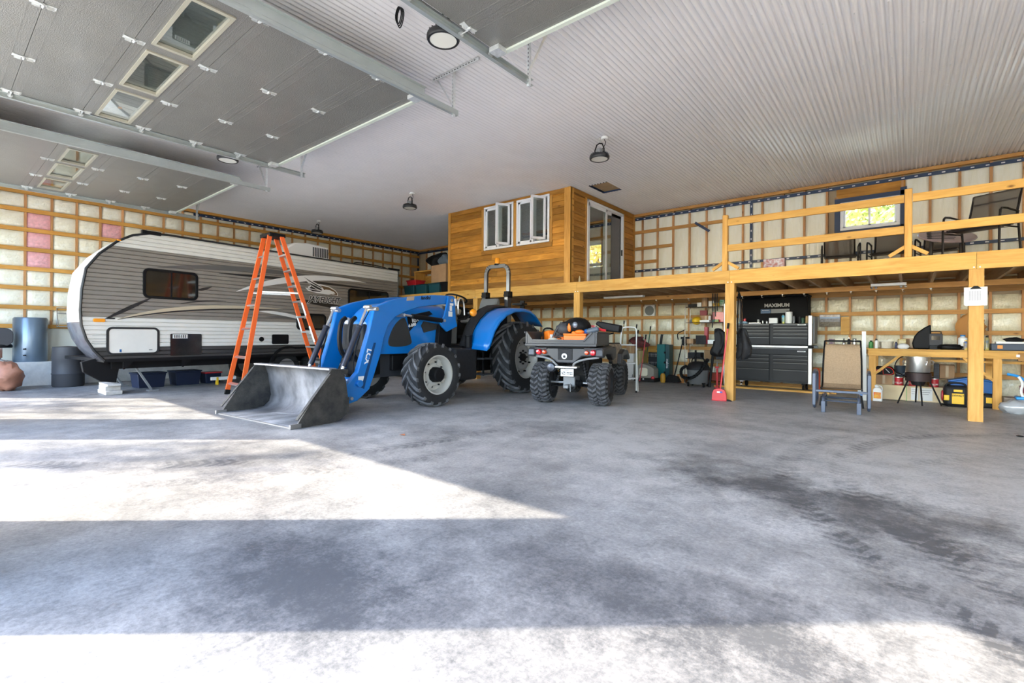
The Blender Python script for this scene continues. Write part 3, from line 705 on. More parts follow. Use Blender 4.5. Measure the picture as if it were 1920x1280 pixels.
# front cap: pale upper part, dark chequered lower part
def cap(zs, mat, nm, off=.0):
    P = [p for p in OUT if zs[0] <= p[1] <= zs[1]]; P = [(front(zs[0]), zs[0])] + P + [(front(zs[1]), zs[1])]
    MB().sheet(lambda u, v: ((lambda q: (q[0]-off-.03*sin(pi*u)+.38*u**1.6, .02+u*(TW-.04), q[1]))(P[min(len(P)-1, round(v*(len(P)-1)))])), 10, len(P)-1).build(nm, mat, tr, smooth=70)
cap((1.3, 3.0), M('pale_front_cap', (.62,.61,.62), .3, col2=(.80,.80,.80), ns=5, stretch=(1,1,9), coat=.5), 'front_cap')
cap((.64, 1.3), M('dark_diamond_plate', (.10,.10,.12), .22, .6, col2=(.30,.30,.34), ns=18, coat=.4, bump=.3, bs=60), 'stone_guard', .01)
MB().prism([(-1.30,.66),(-1.50,.60),(-1.47,.42),(-1.22,.24),(-1.0,.20),(-.95,.50)], 'xz', .35, .43).build('tongue_cover', BLACK, tr, bevel=.01)
# windows
def twin(cx, cz, w_, h_, nm='window'):
    MB().ring(rrect(cx,cz,w_,h_,.10,5), rrect(cx,cz,w_-.09,h_-.09,.06,5), 'xz', -.03, .0).build(nm+'_frame', BLACK, tr, bevel=.004)
    g = MB().prism(rrect(cx,cz,w_-.08,h_-.08,.065,5), 'xz', -.016, -.010).build(nm, DGLS, tr)
    MB().box(cx-.012,cx+.012,-.024,-.016,cz-h_/2+.04,cz+h_/2-.04).build(nm+'_bar', BLACK, g)
twin(-.26,2.05,.93,.56); twin(4.5,2.09,1.38,.50); twin(2.75,1.42,.80,.40)
# doors, vents and hatches
MB().ring(rrect(-.86,.975,.80,.50,.09,5), rrect(-.86,.975,.73,.43,.06,5), 'xz', -.035, -.004).build('hatch_frame', TRIM, tr)
hd = MB().prism(rrect(-.86,.975,.735,.435,.062,5), 'xz', -.024, -.004).build('cargo_hatch', SID_W, tr); MB().cb((-1.06,-.03,.80),(.03,.02,.05)).build('latch', CHROME, hd); MB().cb((-.6,-.03,.81),(.05,.015,.015)).build('lock', GREY, hd)
v = MB().prism(rrect(0.0,.90,.55,.42,.02,3), 'xz', -.028, -.004).build('appliance_hatch', M('black_enamel', (.012,.012,.013), .2, coat=.5), tr)
mb = MB().ring([(-.24,1.02),(.02,1.02),(.02,1.10),(-.24,1.10)], [(-.23,1.03),(.01,1.03),(.01,1.09),(-.23,1.09)], 'xz', -.034, -.027)
for k in range(7): mb.box(-.23+k*.036, -.213+k*.036, -.034, -.027, 1.03, 1.09)
mb.build('vent_grille', SID_W, v)
v = MB().prism(rrect(1.95,1.0,.40,.22,.03,3), 'xz', -.026, -.004).build('utility_hatch', BLACK, tr, bevel=.004)
MB().lathe([(0,-.03),(.05,-.03),(.055,-.004)], c=(1.51,0,1.0), n=14, axis='y').build('drain_port', BLACK, tr)
MB().prism(rrect(-1.36,1.335,.17,.062,.025,3), 'xz', -.03, -.004).build('marker_lamp', AMBER, tr, bevel=.006); MB().cb((-1.20,-.02,1.375),(.12,.02,.02)).build('hook_bracket', BLACK, tr)
MB().cb((-1.09,-.02,2.77),(.05,.04,.025)).build('roof_marker_lamp', AMBER, tr)
MB().box(-.75,-.45,-.05,.02,2.955,3.02).build('gutter_spout', BLACK, tr)
for k in range(5): MB().box(-1.45+.02*(k%2),-1.22,-.0125,-.0110,1.06-.05*k,1.075-.05*k).build('print_line', M('print_grey', (.55,.54,.51), .6), tr)
# flat vinyl graphics
def decal(P, mat, y=-.0115): return MB().prism([(a, b) for a, b in P], 'xz', y-.0012, y).build('decal', mat, tr)
DKV = M('dark_vinyl', (.022,.021,.022), .3); TANV = M('tan_vinyl', (.55,.46,.33), .3); WHV = M('white_vinyl_graphic', (.82,.80,.77), .3); GRV = M('grey_vinyl', (.12,.115,.11), .3)
def swoosh(p0, p1, p2, t, mat, y=-.0115, n=14):
    up_, lo = [], []
    for k in range(n+1):
        u = k/n; x = (1-u)**2*p0[0]+2*u*(1-u)*p1[0]+u*u*p2[0]; z = (1-u)**2*p0[1]+2*u*(1-u)*p1[1]+u*u*p2[1]
        h_ = t*sin(pi*u**.8)/2+.003; up_.append((x, z+h_)); lo.append((x, z-h_))
    return decal(up_ + lo[::-1], mat, y)
swoosh((-1.28,1.36),(-.85,1.62),(-.55,1.80),.07,DKV); swoosh((.2,1.99),(.35,2.02),(.47,2.08),.05,DKV)
swoosh((-1.1,1.36),(.0,1.72),(2.0,1.70),.10,TANV); swoosh((-1.1,1.355),(.0,1.67),(2.0,1.665),.025,DKV,-.0126); swoosh((-.1,1.70),(.3,1.80),(.75,1.80),.02,DKV,-.0126)
swoosh((-.5,2.36),(1.2,2.62),(3.6,2.50),.10,GRV); swoosh((.6,2.37),(2.2,2.43),(5.4,2.36),.06,DKV,-.0122)
swoosh((.95,2.02),(2.5,2.66),(4.4,2.53),.14,WHV,-.0130); swoosh((1.45,1.62),(2.2,1.62),(3.0,1.33),.07,WHV,-.0130); swoosh((1.6,1.5),(2.4,1.56),(3.2,1.28),.05,GRV,-.0118)
swoosh((2.2,1.95),(3.6,1.85),(5.3,1.52),.10,DKV,-.0117)
# bird emblem and name lettering
def em(P, mat, y): 
    sx, sz, x0, z0 = 1.20/1400, -.55/800, 2.50, 2.52
    o = MB().prism([(x0+(a-160)*sx, z0+(b-240)*sz) for a, b in P], 'xz', y-.001, y).build('emblem', mat, tr); return o
em([(160,240),(300,300),(640,470),(800,480),(1050,530),(1230,640),(1320,740),(1320,840),(1100,790),(1000,820),(640,800),(480,770),(330,740),(240,640),(340,650),(330,600),(420,540),(320,450),(180,320)], WHV, -.0140)
em([(200,275),(420,400),(760,570),(770,610),(560,520),(360,400)], DKV, -.0155); em([(350,460),(560,540),(770,640),(770,700),(600,640),(430,540)], DKV, -.0155)
em([(370,650),(430,570),(520,620),(640,690)], DKV, -.0155); em([(310,670),(500,700),(770,710),(700,745),(480,745)], DKV, -.0155)
em([(700,510),(1000,550),(1220,660),(1300,760),(1290,820),(1130,780),(1240,760),(1180,700),(1040,650),(900,640),(860,670),(790,580)], M('brown_vinyl', (.14,.08,.04), .4), -.0155)
text('lettering', 'JAY FLIGHT', .20, WHV, tr, (3.10,-.0145,1.975), bold=.014, shear=.32, sx=.93, spacing=.92); text('lettering', 'JAY FLIGHT', .20, DKV, tr, (3.10,-.0170,1.975), shear=.32, bold=.0045, sx=.93, spacing=.92)
# roof air conditioner and rear rack
ac = MB().prism([(2.12,3.01),(2.2,3.18),(2.38,3.31),(2.75,3.36),(3.3,3.33),(3.34,3.01)], 'xz', .12, .85).build('air_conditioner', WHT, tr, bevel=.03)
mb = MB()
for k in range(9): mb.box(2.86+.05*k, 2.885+.05*k, .11, .121, 3.05, 3.28)
mb.build('grille', DKGR, ac)
for y in (.5, .95):
    MB().tube(sm([(4.35,y,3.01),(4.4,y,3.13),(4.6,y,3.15),(5.4,y,3.13),(5.62,y,3.10),(5.68,y,2.9),(5.68,y,.9)],2), .014, 6).build('ladder_rail', BLACK, tr, smooth=True)
for z in (1.2,1.5,1.8,2.1,2.4,2.7): MB().tube([(5.68,.5,z),(5.68,.95,z)], .012, 6).build('rung', BLACK, tr)
MB().box(5.2,5.6,-.03,.03,2.995,3.04).build('corner_cap', BLACK, tr)
# chassis, wheels
mb = MB()
for y in (.28, 1.84): mb.box(-1.1,5.4,y-.03,y+.03,.46,.60)
mb.build('frame_rail', BLACK, tr)
for s in (-1.0, -.05, .95, 3.9): MB().prism([(s,.60),(s+.16,.60),(s+.02,.46),(s,.46)], 'xz', .02, .05).build('outrigger', BLACK, tr)
MB().box(-.9,5.3,.05,TW-.05,.585,.60).build('underbelly', BLACK, tr)
for cx in (2.15, 2.95):
    for y0 in (.05, TW-.27):
        wt = MB().lathe([(.20,0),(.20,.22),(.27,.235),(.33,.22),(.345,.18),(.345,.05),(.33,.01),(.27,-.005)], c=(cx,y0,.345), n=28, axis='y', closed=True).build('tire', RUBB, tr, smooth=True)
        rm = MB().lathe([(.205,.0),(.20,.03),(.185,.05),(.185,.2)], c=(cx,y0,.345), n=24, axis='y').lathe([(0,.03),(.05,.03),(.055,.06)], c=(cx,y0-.0,.345), n=12, axis='y')
        for k in range(5):
            a = 2*pi*k/5+.3; mb = rm.bar((cx,y0+.035,.345),(cx+.19*cos(a),y0+.045,.345+.19*sin(a)),.02,.06,up=(0,1,0))
        rm.build('rim', M('cast_rim', (.50,.50,.52), .3, .7), wt, smooth=True)
mb = MB()
P = [(2.15+.44*cos(radians(a)), .42+.42*sin(radians(a))) for a in range(170,60,-10)] + [(2.95+.44*cos(radians(a)), .42+.42*sin(radians(a))) for a in range(110,5,-10)]
mb.ring(P, [(2.55+(x-2.55)*.94, .40+(z-.40)*.90) for x, z in P], 'xz', -.03, .03); mb.build('wheel_arch', BLACK, tr)
for s, y in ((-.7,.35), (4.9,.35), (-.7,1.8), (4.9,1.8)): MB().bar((s,y,.47),(s+.25,y,.03),.05,.03).cb((s+.27,y,.015),(.16,.14,.03)).build('stabiliser_jack', GREY, tr)
# leveller blocks and bits stored under the camper
bt = thing('leveling_blocks', 'weathered concrete and wood blocks under the camper nose', 'blocks', (-11.42, 2.22, 0))
for a in ((-.32,.30,-.12,.12,0,.07), (-.30,.22,-.11,.11,.072,.15), (-.34,.30,-.1,.1,.152,.19)):
    MB().box(*a).build('block', M('chalky_block', (.55,.52,.48), .9, var=.15, ns=12), bt, bevel=.006)
def wp(s, y, z=0):
    v = tr.matrix_basis @ Vector((s, y, z)); return (v.x, v.y, v.z)
BT = M('blue_tote', (.006,.014,.045), .55)
def tote(lab, loc, rz, L, W_, Hh, mat, lid=None, group=None, cat='tote'):
    t = thing('storage_tote', lab, cat, loc, rz, group)
    mb = MB(); a, b = L/2, W_/2; k = .88
    mb.add([(-a*k,-b*k,0),(a*k,-b*k,0),(a*k,b*k,0),(-a*k,b*k,0),(-a,-b,Hh),(a,-b,Hh),(a,b,Hh),(-a,b,Hh)], [(0,3,2,1),(4,5,6,7),(0,1,5,4),(1,2,6,5),(2,3,7,6),(3,0,4,7)])
    mb.build('body', mat, t, bevel=.008); MB().box(-a-.015,a+.015,-b-.015,b+.015,Hh+.001,Hh+.03).build('lid', lid or mat, t, bevel=.006)
    return t
tote('dark blue tote under the camper nearest its nose', wp(-.2,1.2), 96, .5,.4,.28, BT); tote('dark blue tote under the camper, second from its nose', wp(.5,1.25), 94, .5,.4,.28, BT)
tote('red-lidded tote under the camper before the wheels', wp(1.0,1.2), 97, .34,.3,.22, BT, RED)
lj = thing('bottle_jack_tray', 'pale metal stabiliser with yellow straps under the camper middle', 'jack', wp(1.0,.6)); MB().box(-.03,.03,-.25,.25,.10,.17).build('beam', WHT, lj, bevel=.004)
for y in (-.15,.12): MB().box(-.035,.035,y,y+.04,.0,.165).build('foot_strap', YEL, lj)
MB().cyl((0,.18,.17),(0,.18,.26),.02).ball((0,.18,.28),.035,8,6).build('handle', CHROME, lj, smooth=True)
# things along the far left
tk = thing('steel_tank', 'tall blue-grey cylindrical tank beside the left wall', 'tank', (-14.42, 1.47, .5))
MB().lathe([(.0,.0),(.26,.0),(.27,.02),(.27,.90),(.25,.93),(0,.93)], n=36).build('shell', M('blue_grey_steel', (.16,.22,.29), .3, .4, coat=.4), tk, smooth=True)
for z in (.14,.27): MB().cyl((.268,-.1,z),(.33,-.13,z),.014).build('spigot', BLACK, tk)
st = thing('office_stool', 'dark stool with a rounded backrest at the left frame edge', 'stool', (-14.25, 1.02, .5))
MB().prism(rrect(0,.52,.34,.36,.12,4), 'yz', .12, .16).build('backrest', DKGR, st, bevel=.01); MB().bar((.14,0,.38),(.1,0,.1),.04,.02).build('back_support', CHROME, st)
MB().lathe([(0,.3),(.17,.3),(.18,.34),(.16,.37),(0,.37)], n=20).build('seat', BLACK, st, smooth=True)
for k in range(5): a = 2*pi*k/5; MB().tube([(0,0,.3),(0,0,.06),(.18*cos(a),.18*sin(a),.02)],.014,6).build('leg', CHROME, st, smooth=True)
sack = MB().ball((0,0,.20),(.30,.26,.22),16,10,noise=.14,seed=4).build('sack', M('terracotta_vinyl', (.42,.19,.12), .45, var=.2, ns=5), smooth=70)
single(sack, 'brown leather-like bag slumped on the floor at the left edge', 'bag', (-13.4, 1.02, .0)); sack.scale=(1.1,1,1.3)
fr = thing('wire_rack', 'light metal wall rack by the camper nose', 'rack', (XL+.05, 2.3, 1.25))
MB().tube([(0,-.38,0),(0,-.38,.42),(0,.5,.42),(0,.5,0)],.012,6,closed=True).tube([(.0,-.38,.30),(0,.5,.30)],.008,6).tube([(.25,-.38,0),(.25,.5,0)],.01,6).tube([(0,-.38,.38),(.25,-.38,0)],.008,6).tube([(0,.5,.38),(.25,.5,0)],.008,6).build('wire_frame', ALU, fr, smooth=True)
MB().box(0,.25,-.36,.48,-.01,0).build('shelf', WHT, fr)
# ------------------------------------------------------------------ orange stepladder
LOR = M('orange_fibreglass', (.86,.13,.02), .4, coat=.3)
sl = thing('stepladder', 'tall orange fibreglass stepladder open beside the camper', 'ladder', (0,0,0))
tc_ = Vector((-9.33,4.22,2.97))
A, B_ = Vector((-9.73,3.58,.0)), Vector((-8.98,3.53,.0)); C_, D_ = Vector((-8.46,4.97,0)), Vector((-9.25,5.15,0))
topv = {'A': Vector((-9.48,4.12,2.95)), 'B': Vector((-9.2,4.10,2.95)), 'C': Vector((-9.15,4.3,2.95)), 'D': Vector((-9.43,4.32,2.95))}
rails = {'A': (A, topv['A']), 'B': (B_, topv['B']), 'C': (C_, topv['C']), 'D': (D_, topv['D'])}
for k, (p, q) in rails.items():
    MB().bar(p+Vector((0,0,.02)), q, .028, .075, up=(0,1,0) if k in 'AB' else (0,1,0)).build('rail', LOR, sl)
    MB().bar(p, p+(q-p)*.03, .04, .085, up=(0,1,0)).build('foot', BLACK, sl)
MB().cb(tc_+Vector((-.015,0,.0)), (.42,.30,.07)).build('top_cap', BLACK, sl, bevel=.012)
for k in range(1, 10):
    u = k*.0985; p, q = C_.lerp(topv['C'], u), D_.lerp(topv['D'], u)
    MB().bar(p, q, .09, .03, up=(0,0,1)).build('step', ALU, sl)
    if k < 8: MB().bar(p+Vector((0,-.02,-.01)), p.lerp(q,.3)+Vector((0,-.02,-.01)), .003, .05).build('step_brace', ALU, sl)
for u in (.07,.235,.41,.56,.73,.87):
    p, q = A.lerp(topv['A'], u), B_.lerp(topv['B'], u); MB().bar(p, q, .025, .055, up=(0,1,.5)).build('rear_brace', ALU, sl)
for a, b in (('A','D'),('B','C')): MB().bar(rails[a][0].lerp(rails[a][1],.64), rails[b][0].lerp(rails[b][1],.64), .004, .03).build('spreader', GALV, sl)
for (r_, u0, u1) in (('C',.33,.43),('C',.50,.58),('D',.40,.50)):
    p, q = rails[r_]; d = Vector((.02,-.045,0)); MB().bar(p.lerp(q,u0)+d, p.lerp(q,u1)+d, .05, .003, up=(0,1,0)).build('label_sticker', WHT, sl)

dm = thing('plastic_drum', 'dark drum on the floor behind the camper nose', 'drum', (-13.55, 1.95, 0))
MB().lathe([(0,0),(.24,0),(.26,.03),(.26,.25),(.27,.27),(.26,.29),(.26,.55),(.27,.57),(.25,.82),(.0,.84)], n=24).build('body', DKGR, dm, smooth=True)
# ------------------------------------------------------------------ tractor (local x forward, y towards the camera side)
tk_ = thing('tractor', 'blue farm tractor with front loader, roll bar and grey wheels', 'tractor', (-6.8466, 7.2726, 0), -85.5)
TG = M('dark_tractor_grey', (.035,.037,.042), .45); SEATM = M('grey_seat_vinyl', (.16,.16,.155), .5); MESHM = M('dark_mesh', (.035,.034,.033), .6, bump=.8, bs=180)
RIMM = M('light_grey_rim', (.47,.46,.42), .4, coat=.2); PINM = M('worn_steel', (.45,.45,.46), .35, .8); ROD = M('chromed_rod', (.75,.76,.80), .15, .9)
LUGM = M('dusty_tread', (.095,.095,.10), .85, var=.5, ns=7)
def ag_wheel(nm, s, w, R, rr, W_, nl, side, steer=0):
    """side=+1: outer face towards +y"""
    e = bpy.data.objects.new(nm, None); COL.objects.link(e); e.parent = tk_; e.location = (s, w, R); e.rotation_euler = (0, 0, radians(steer)); e.empty_display_size = .1
    h = W_/2; q = side
    pr = [(rr,-h*.80),(rr+.02,-h*.92),(rr+(R-rr)*.45,-h*1.0),(R*.915,-h*.94),(R*.94,-h*.8),(R*.953,-h*.3),(R*.955,0),(R*.953,h*.3),(R*.94,h*.8),(R*.915,h*.94),(rr+(R-rr)*.45,h),(rr+.02,h*.92),(rr,h*.80)]
    tire = MB().lathe(pr, n=48, axis='y', closed=True).build('tire', RUBB, e, smooth=True)
    mb = MB()
    for k in range(nl):
        for sd in (1, -1):
            a0 = 2*pi*(k + (.5 if sd < 0 else 0))/nl; sweep = 2*pi/nl*1.35; pts = []
            for i in range(6):
                u = i/5; y = sd*h*(-.04+1.03*u); rad = R*(1.0 if u < .8 else .995-.05*(u-.8)/.2)
                a = a0 - sweep*(u**.85)
                pts.append((a, y, rad))
            vs = []
            for i, (a, y, rad) in enumerate(pts):
                wdt = (.030 + .012*(i/5))*R/.6/2*1.25; base = R*.93 if i < 5 else R*.86
                for da in (-wdt/R, wdt/R):
                    vs.append((rad*cos(a+da), y, rad*sin(a+da)))
                for da in (wdt*1.5/R, -wdt*1.5/R):
                    vs.append((base*cos(a+da), y*(1 if i < 5 else .985), base*sin(a+da)))
            fs = []
            for i in range(5):
                b = i*4
                fs += [(b,b+1,b+5,b+4),(b+1,b+2,b+6,b+5),(b+3,b,b+4,b+7)]
            fs += [(0,3,2,1),(20,21,22,23)]; mb.add(vs, fs)
    mb.build('tread_lug', LUGM, tire, kind='stuff', smooth=30)
    # rim: stepped dish
    rm = MB().lathe([(rr+.012,-q*h*.80),(rr+.005,-q*h*.78),(rr*.90,-q*h*.5),(rr*.88,q*h*.25),(rr*.92,q*h*.55),(rr+.0,q*h*.80),(rr+.018,q*h*.86),(rr-.01,q*h*.86),(rr*.88,q*h*.6),(rr*.84,q*h*.25),(rr*.84,-q*h*.5)], n=40, axis='y')
    rim = rm.build('rim', RIMM, e, smooth=True)
    if R > .6:
        MB().lathe([(rr*.86,q*.02),(rr*.62,q*.06),(rr*.58,q*.085),(.12,q*.085),(.11,q*.07),(0,q*.07)], n=40, axis='y').build('disc', M('grey_disc', (.33,.33,.32), .45), e, smooth=True)
        mb = MB()
        for k in range(8):
            a = 2*pi*k/8; mb.cyl((.125*cos(a),q*.08,.125*sin(a)), (.125*cos(a),q*.12,.125*sin(a)), .018, n=6)
        for k in range(8):
            a = 2*pi*(k+.5)/8; mb.cyl((rr*.74*cos(a),q*.03,rr*.74*sin(a)), (rr*.74*cos(a),q*.09,rr*.74*sin(a)), .016, n=6)
        mb.build('wheel_nut', BLACK, e, kind='stuff'); MB().cyl((0,q*.06,0),(0,q*.13,0),.075,n=20).build('hub', BLACK, e, bevel=.006)
    else:
        mb = MB().lathe([(rr*.86,q*.02),(rr*.62,q*.03),(rr*.55,q*.06),(0,q*.06)], n=36, axis='y')
        for k in range(4):
            a = 2*pi*k/4+.5; mb.bar((rr*.5*cos(a),q*.05,rr*.5*sin(a)),(rr*.86*cos(a),q*.03,rr*.86*sin(a)),.08,.045,up=(0,1,0))
        mb.build('disc', RIMM, e, smooth=True)
        MB().lathe([(0,q*.19),(.09,q*.19),(.115,q*.175),(.125,q*.05)], n=10, axis='y').build('hub', BLACK, e, smooth=20)
        mb = MB()
        for k in range(8):
            a = 2*pi*k/8+.2; mb.cyl((rr*.66*cos(a),q*.02,rr*.66*sin(a)), (rr*.66*cos(a),q*.06,rr*.66*sin(a)), .012, n=6)
        mb.build('wheel_nut', BLACK, e, kind='stuff')
    return e
ag_wheel('rear_wheel', -.12, .92, .70, .40, .44, 19, 1); ag_wheel('rear_wheel', -.12, -.92, .70, .40, .44, 19, -1)
ag_wheel('front_wheel', 2.22, .84, .50, .30, .36, 17, 1, -3); ag_wheel('front_wheel', 2.22, -.84, .50, .30, .36, 17, -1, -3)
P_ = lambda nm, mb, mat, **k: mb.build(nm, mat, tk_, **k)
P_('rear_axle', MB().cyl((-.12,-.75,.70),(-.12,.75,.70),.13,n=16).box(-.35,.35,-.28,.28,.42,.98), BLACK, bevel=.01); P_('front_axle', MB().bar((2.22,-.7,.50),(2.22,.7,.50),.14,.14), BLACK, bevel=.01)
P_('transmission', MB().box(.2,1.6,-.2,.2,.42,.95).box(1.4,2.9,-.23,.23,.45,.86), TG, bevel=.02)
P_('front_support', MB().box(2.75,3.05,-.25,.25,.50,.95).box(1.9,2.55,-.30,.30,.55,.80), BLACK, bevel=.015)
# hood: side outline falling to the nose, rounded across
def hood_pt(u, v):
    s = 1.38 + 1.62*u; top = 1.62 + .02*(1-u) - .30*max(0, (u-.72)/.28)**2.2; w0 = .36 - .05*max(0,(u-.6)/.4)**2 ; bot = 1.04 - .22*min(1, u/.45)
    a = pi*v; c = cos(a); n_ = 5.0
    x = abs(c)**(2/n_)*(1 if c >= 0 else -1); z = abs(sin(a))**(2/n_)
    return (s - .12*max(0, u-.9)*10*(1-z)*0, w0*x, bot + (top-bot)*z)
hm = MB().sheet(hood_pt, 24, 22); n0 = len(hm.v)
hm.add([hood_pt(1, k/22) for k in range(23)] + [(3.08, 0, 1.05)], [(k, k+1, 23) for k in range(22)])
hood = P_('hood', hm, BLUE, smooth=50)
MB().prism([(-.27,.88),(.27,.88),(.24,1.28),(-.24,1.28)], 'yz', 3.0, 3.09).build('grille', MESHM, hood, bevel=.02)
for q in (1, -1):
    y0, y1 = (.352, .372) if q > 0 else (-.372, -.352)
    MB().prism([(p[0], p[2]) for p in sm([(2.70,0,.98),(2.64,0,.93),(2.40,0,.93),(2.20,0,.97),(2.22,0,1.06),(2.34,0,1.38),(2.40,0,1.40),(2.55,0,1.30),(2.66,0,1.12)],2,True)], 'xz', y0, y1).build('side_grille', MESHM, hood)
    MB().prism([(1.93,1.16),(1.62,1.22),(1.55,1.31),(1.93,1.35),(1.99,1.28)], 'xz', y0, y1).build('side_vent', MESHM, hood)
    MB().prism([(2.30,1.43),(1.80,1.53),(1.72,1.48),(2.02,1.38),(2.25,1.18)], 'xz', y0-.001, y1-.004).build('decal', BLACK, hood)
text('lettering', '4-080', .075, WHITEP, hood, (2.2,.372,1.28), rot=(pi/2,radians(-14),pi), bold=.002); text('lettering', 'REX', .085, WHITEP, hood, (2.13,.372,1.365), rot=(pi/2,radians(-12),pi), bold=.002)
P_('cowl', MB().prism([(1.40,.95),(1.0,.95),(.98,1.45),(1.08,1.62),(1.42,1.66)], 'xz', -.30, .30), M('grey_console', (.13,.13,.125), .5), bevel=.03)
P_('dashboard', MB().prism([(1.0,1.50),(.80,1.50),(.76,1.60),(1.06,1.72)], 'xz', -.2, .2), M('tan_console', (.34,.30,.22), .5), bevel=.02)
# fenders
def fender(q):
    L = [(1.17,.88),(1.10,1.02),(1.0,1.22),(.84,1.40),(.62,1.55),(.36,1.64),(.05,1.67),(-.22,1.64),(-.42,1.55),(-.56,1.45),(-.68,1.34)]
    Li = [(1.05,.94),(.98,1.06),(.88,1.22),(.74,1.35),(.55,1.46),(.30,1.53),(.05,1.55),(-.2,1.53),(-.38,1.46),(-.5,1.38),(-.62,1.31)]
    n = len(L)-1
    ya, yb, yc = q*.66, q*1.12, q*1.14
    mb = MB().sheet(lambda u, v: (L[round(u*n)][0], ya+(yb-ya)*v, L[round(u*n)][1]-.025*v*v), n, 4)
    mb.add([(L[i][0], yb, L[i][1]-.025) for i in range(n+1)]+[(Li[i][0]*.5+L[i][0]*.5, yc, Li[i][1]*.55+L[i][1]*.45-.02) for i in range(n+1)], [(i,i+1,n+2+i,n+1+i) for i in range(n)])
    o = mb.build('fender', BLUE, tk_, smooth=50); so = o.modifiers.new('t','SOLIDIFY'); so.thickness = .016
    K = [(x*1.0, z+.03) for x, z in L]
    o2 = MB().sheet(lambda u, v: (K[round(u*n)][0]+.012, q*(.50+.20*v), K[round(u*n)][1]+.035*(1-v)), n, 3).build('fender_liner', BLKP, tk_, smooth=50); so = o2.modifiers.new('t','SOLIDIFY'); so.thickness = .03
    MB().prism([(1.05,.80)]+[(x-.04,z-.02) for x, z in L[:8]]+[(-.3,.8)], 'xz', q*.50, q*.52).build('fender_wall', BLKP, tk_)
fender(1); fender(-1)
P_('deck', MB().box(.2,1.25,-.52,.62,.84,.90).box(-.55,.2,-.5,.5,1.05,1.12), BLACK, bevel=.01)
P_('fuel_tank', MB().box(1.02,1.62,.42,.80,.34,.90), BLKP, bevel=.04); P_('filler_neck', MB().cyl((1.18,.72,.90),(1.18,.72,1.10),.065).cyl((1.18,.72,1.10),(1.18,.72,1.13),.075), BLACK, bevel=.006)
for z in (.42, .70): P_('step', MB().box(.72,1.0,.62,.92,z-.015,z+.015), TG)
P_('step_frame', MB().bar((.74,.9,.40),(.74,.9,.92),.02,.03).bar((.98,.9,.40),(.98,.9,.92),.02,.03), BLACK)
P_('battery_box', MB().box(1.05,1.5,-.78,-.42,.4,.86), BLKP, bevel=.03)
# seat, wheel, controls
sx = thing('seat', None, None, (-.1, 0, 0)); sx.parent = tk_
MB().prism([(.42,1.42),(.40,1.37),(-.18,1.36),(-.24,1.44),(-.10,1.48),(.3,1.47)], 'xz', -.24, .24).build('cushion', SEATM, sx, bevel=.03)
MB().prism([(p[0], p[2]) for p in sm([(-.26,0,1.42),(-.10,0,1.44),(-.16,0,1.7),(-.24,0,1.90),(-.34,0,1.90),(-.36,0,1.7)],2,True)], 'xz', -.22, .22).build('backrest', SEATM, sx, bevel=.03)
MB().box(-.1,.25,-.2,.2,1.10,1.37).build('suspension', BLACK, sx)
for q in (-1,1): MB().box(-.2,.1,q*.27-.03,q*.27+.03,1.56,1.61).build('armrest', SEATM, sx, bevel=.012)
c = Vector((.70,0,1.83)); ax = Vector((-.35,0,1)).normalized(); e1 = ax.orthogonal().normalized(); e2 = ax.cross(e1)
sw = P_('steering_wheel', MB().tube([c + e1*(.21*cos(2*pi*k/28)) + e2*(.21*sin(2*pi*k/28)) for k in range(28)], .017, 8, closed=True), BLACK, smooth=True)
mb = MB()
for k in range(3): a = 2*pi*k/3; mb.tube([c-ax*.03, c + e1*(.20*cos(a)) + e2*(.20*sin(a))], .012, 6)
mb.tube([c-ax*.03, c-ax*.34], .03, 8); mb.build('steering_column', BLACK, sw)
P_('hand_rail', MB().tube(sm([(.98,.3,1.52),(.98,.3,1.78),(.9,.3,1.82),(.82,.3,1.74),(.80,.3,1.5)],2),.014,6), ALU, smooth=True)
P_('instrument_screen', MB().box(.98,1.04,.12,.28,1.66,1.80), ALU, bevel=.008)
P_('signal_lamp', MB().ball((.98,.66,1.53),(.085,.055,.07),14,10), AMBER, smooth=True); P_('signal_bracket', MB().tube([(.98,.62,1.5),(1.0,.5,1.42),(1.0,.3,1.40)],.014,6), BLACK)
P_('joystick', MB().tube([(.2,.42,1.4),(.28,.42,1.62)],.012,6).ball((.28,.42,1.65),.03,8,6), BLACK, smooth=True)
# roll bar and beacon
RY = .30; rp = [(-.62,-RY,1.72),(-.63,-RY,2.45)] + [(-.63,-RY+.14-.14*cos(radians(a)),2.45+.17*sin(radians(a))) for a in (20,40,60,80)] + [(-.63,RY-.14+.14*cos(radians(a)),2.45+.17*sin(radians(a))) for a in (80,60,40,20)] + [(-.63,RY,2.45),(-.62,RY,1.72)]
ROPM = M('graphite_roll_bar', (.035,.036,.042), .28, coat=.5)
mb = MB()
for a, b in zip(rp, rp[1:]): mb.bar(a, (Vector(b)+(Vector(b)-Vector(a))*.04), .085, .055, up=(1,0,0))
P_('roll_bar', mb, ROPM, bevel=.006)
for y in (-RY, RY): P_('roll_bar_hinge', MB().box(-.70,-.54,y-.06,y+.06,1.92,2.06).cyl((-.58,y-.085,1.98),(-.58,y+.085,1.98),.025), BLACK, bevel=.008); P_('roll_bar_foot', MB().box(-.68,-.54,y-.045,y+.045,1.1,1.95), ROPM, bevel=.006)
bc = P_('beacon', MB().lathe([(0,0),(.055,0),(.058,.10),(.045,.125),(0,.13)], c=(-.63,0,2.67), n=18), AMBER, smooth=True); MB().lathe([(0,-.03),(.065,-.03),(.065,0),(0,0)], c=(-.63,0,2.67), n=18).build('beacon_base', BLACK, bc)
P_('rear_lamp_bracket', MB().box(-.75,-.55,.45,.7,1.76,1.80).box(-.78,-.74,.52,.62,1.70,1.86), BLACK)
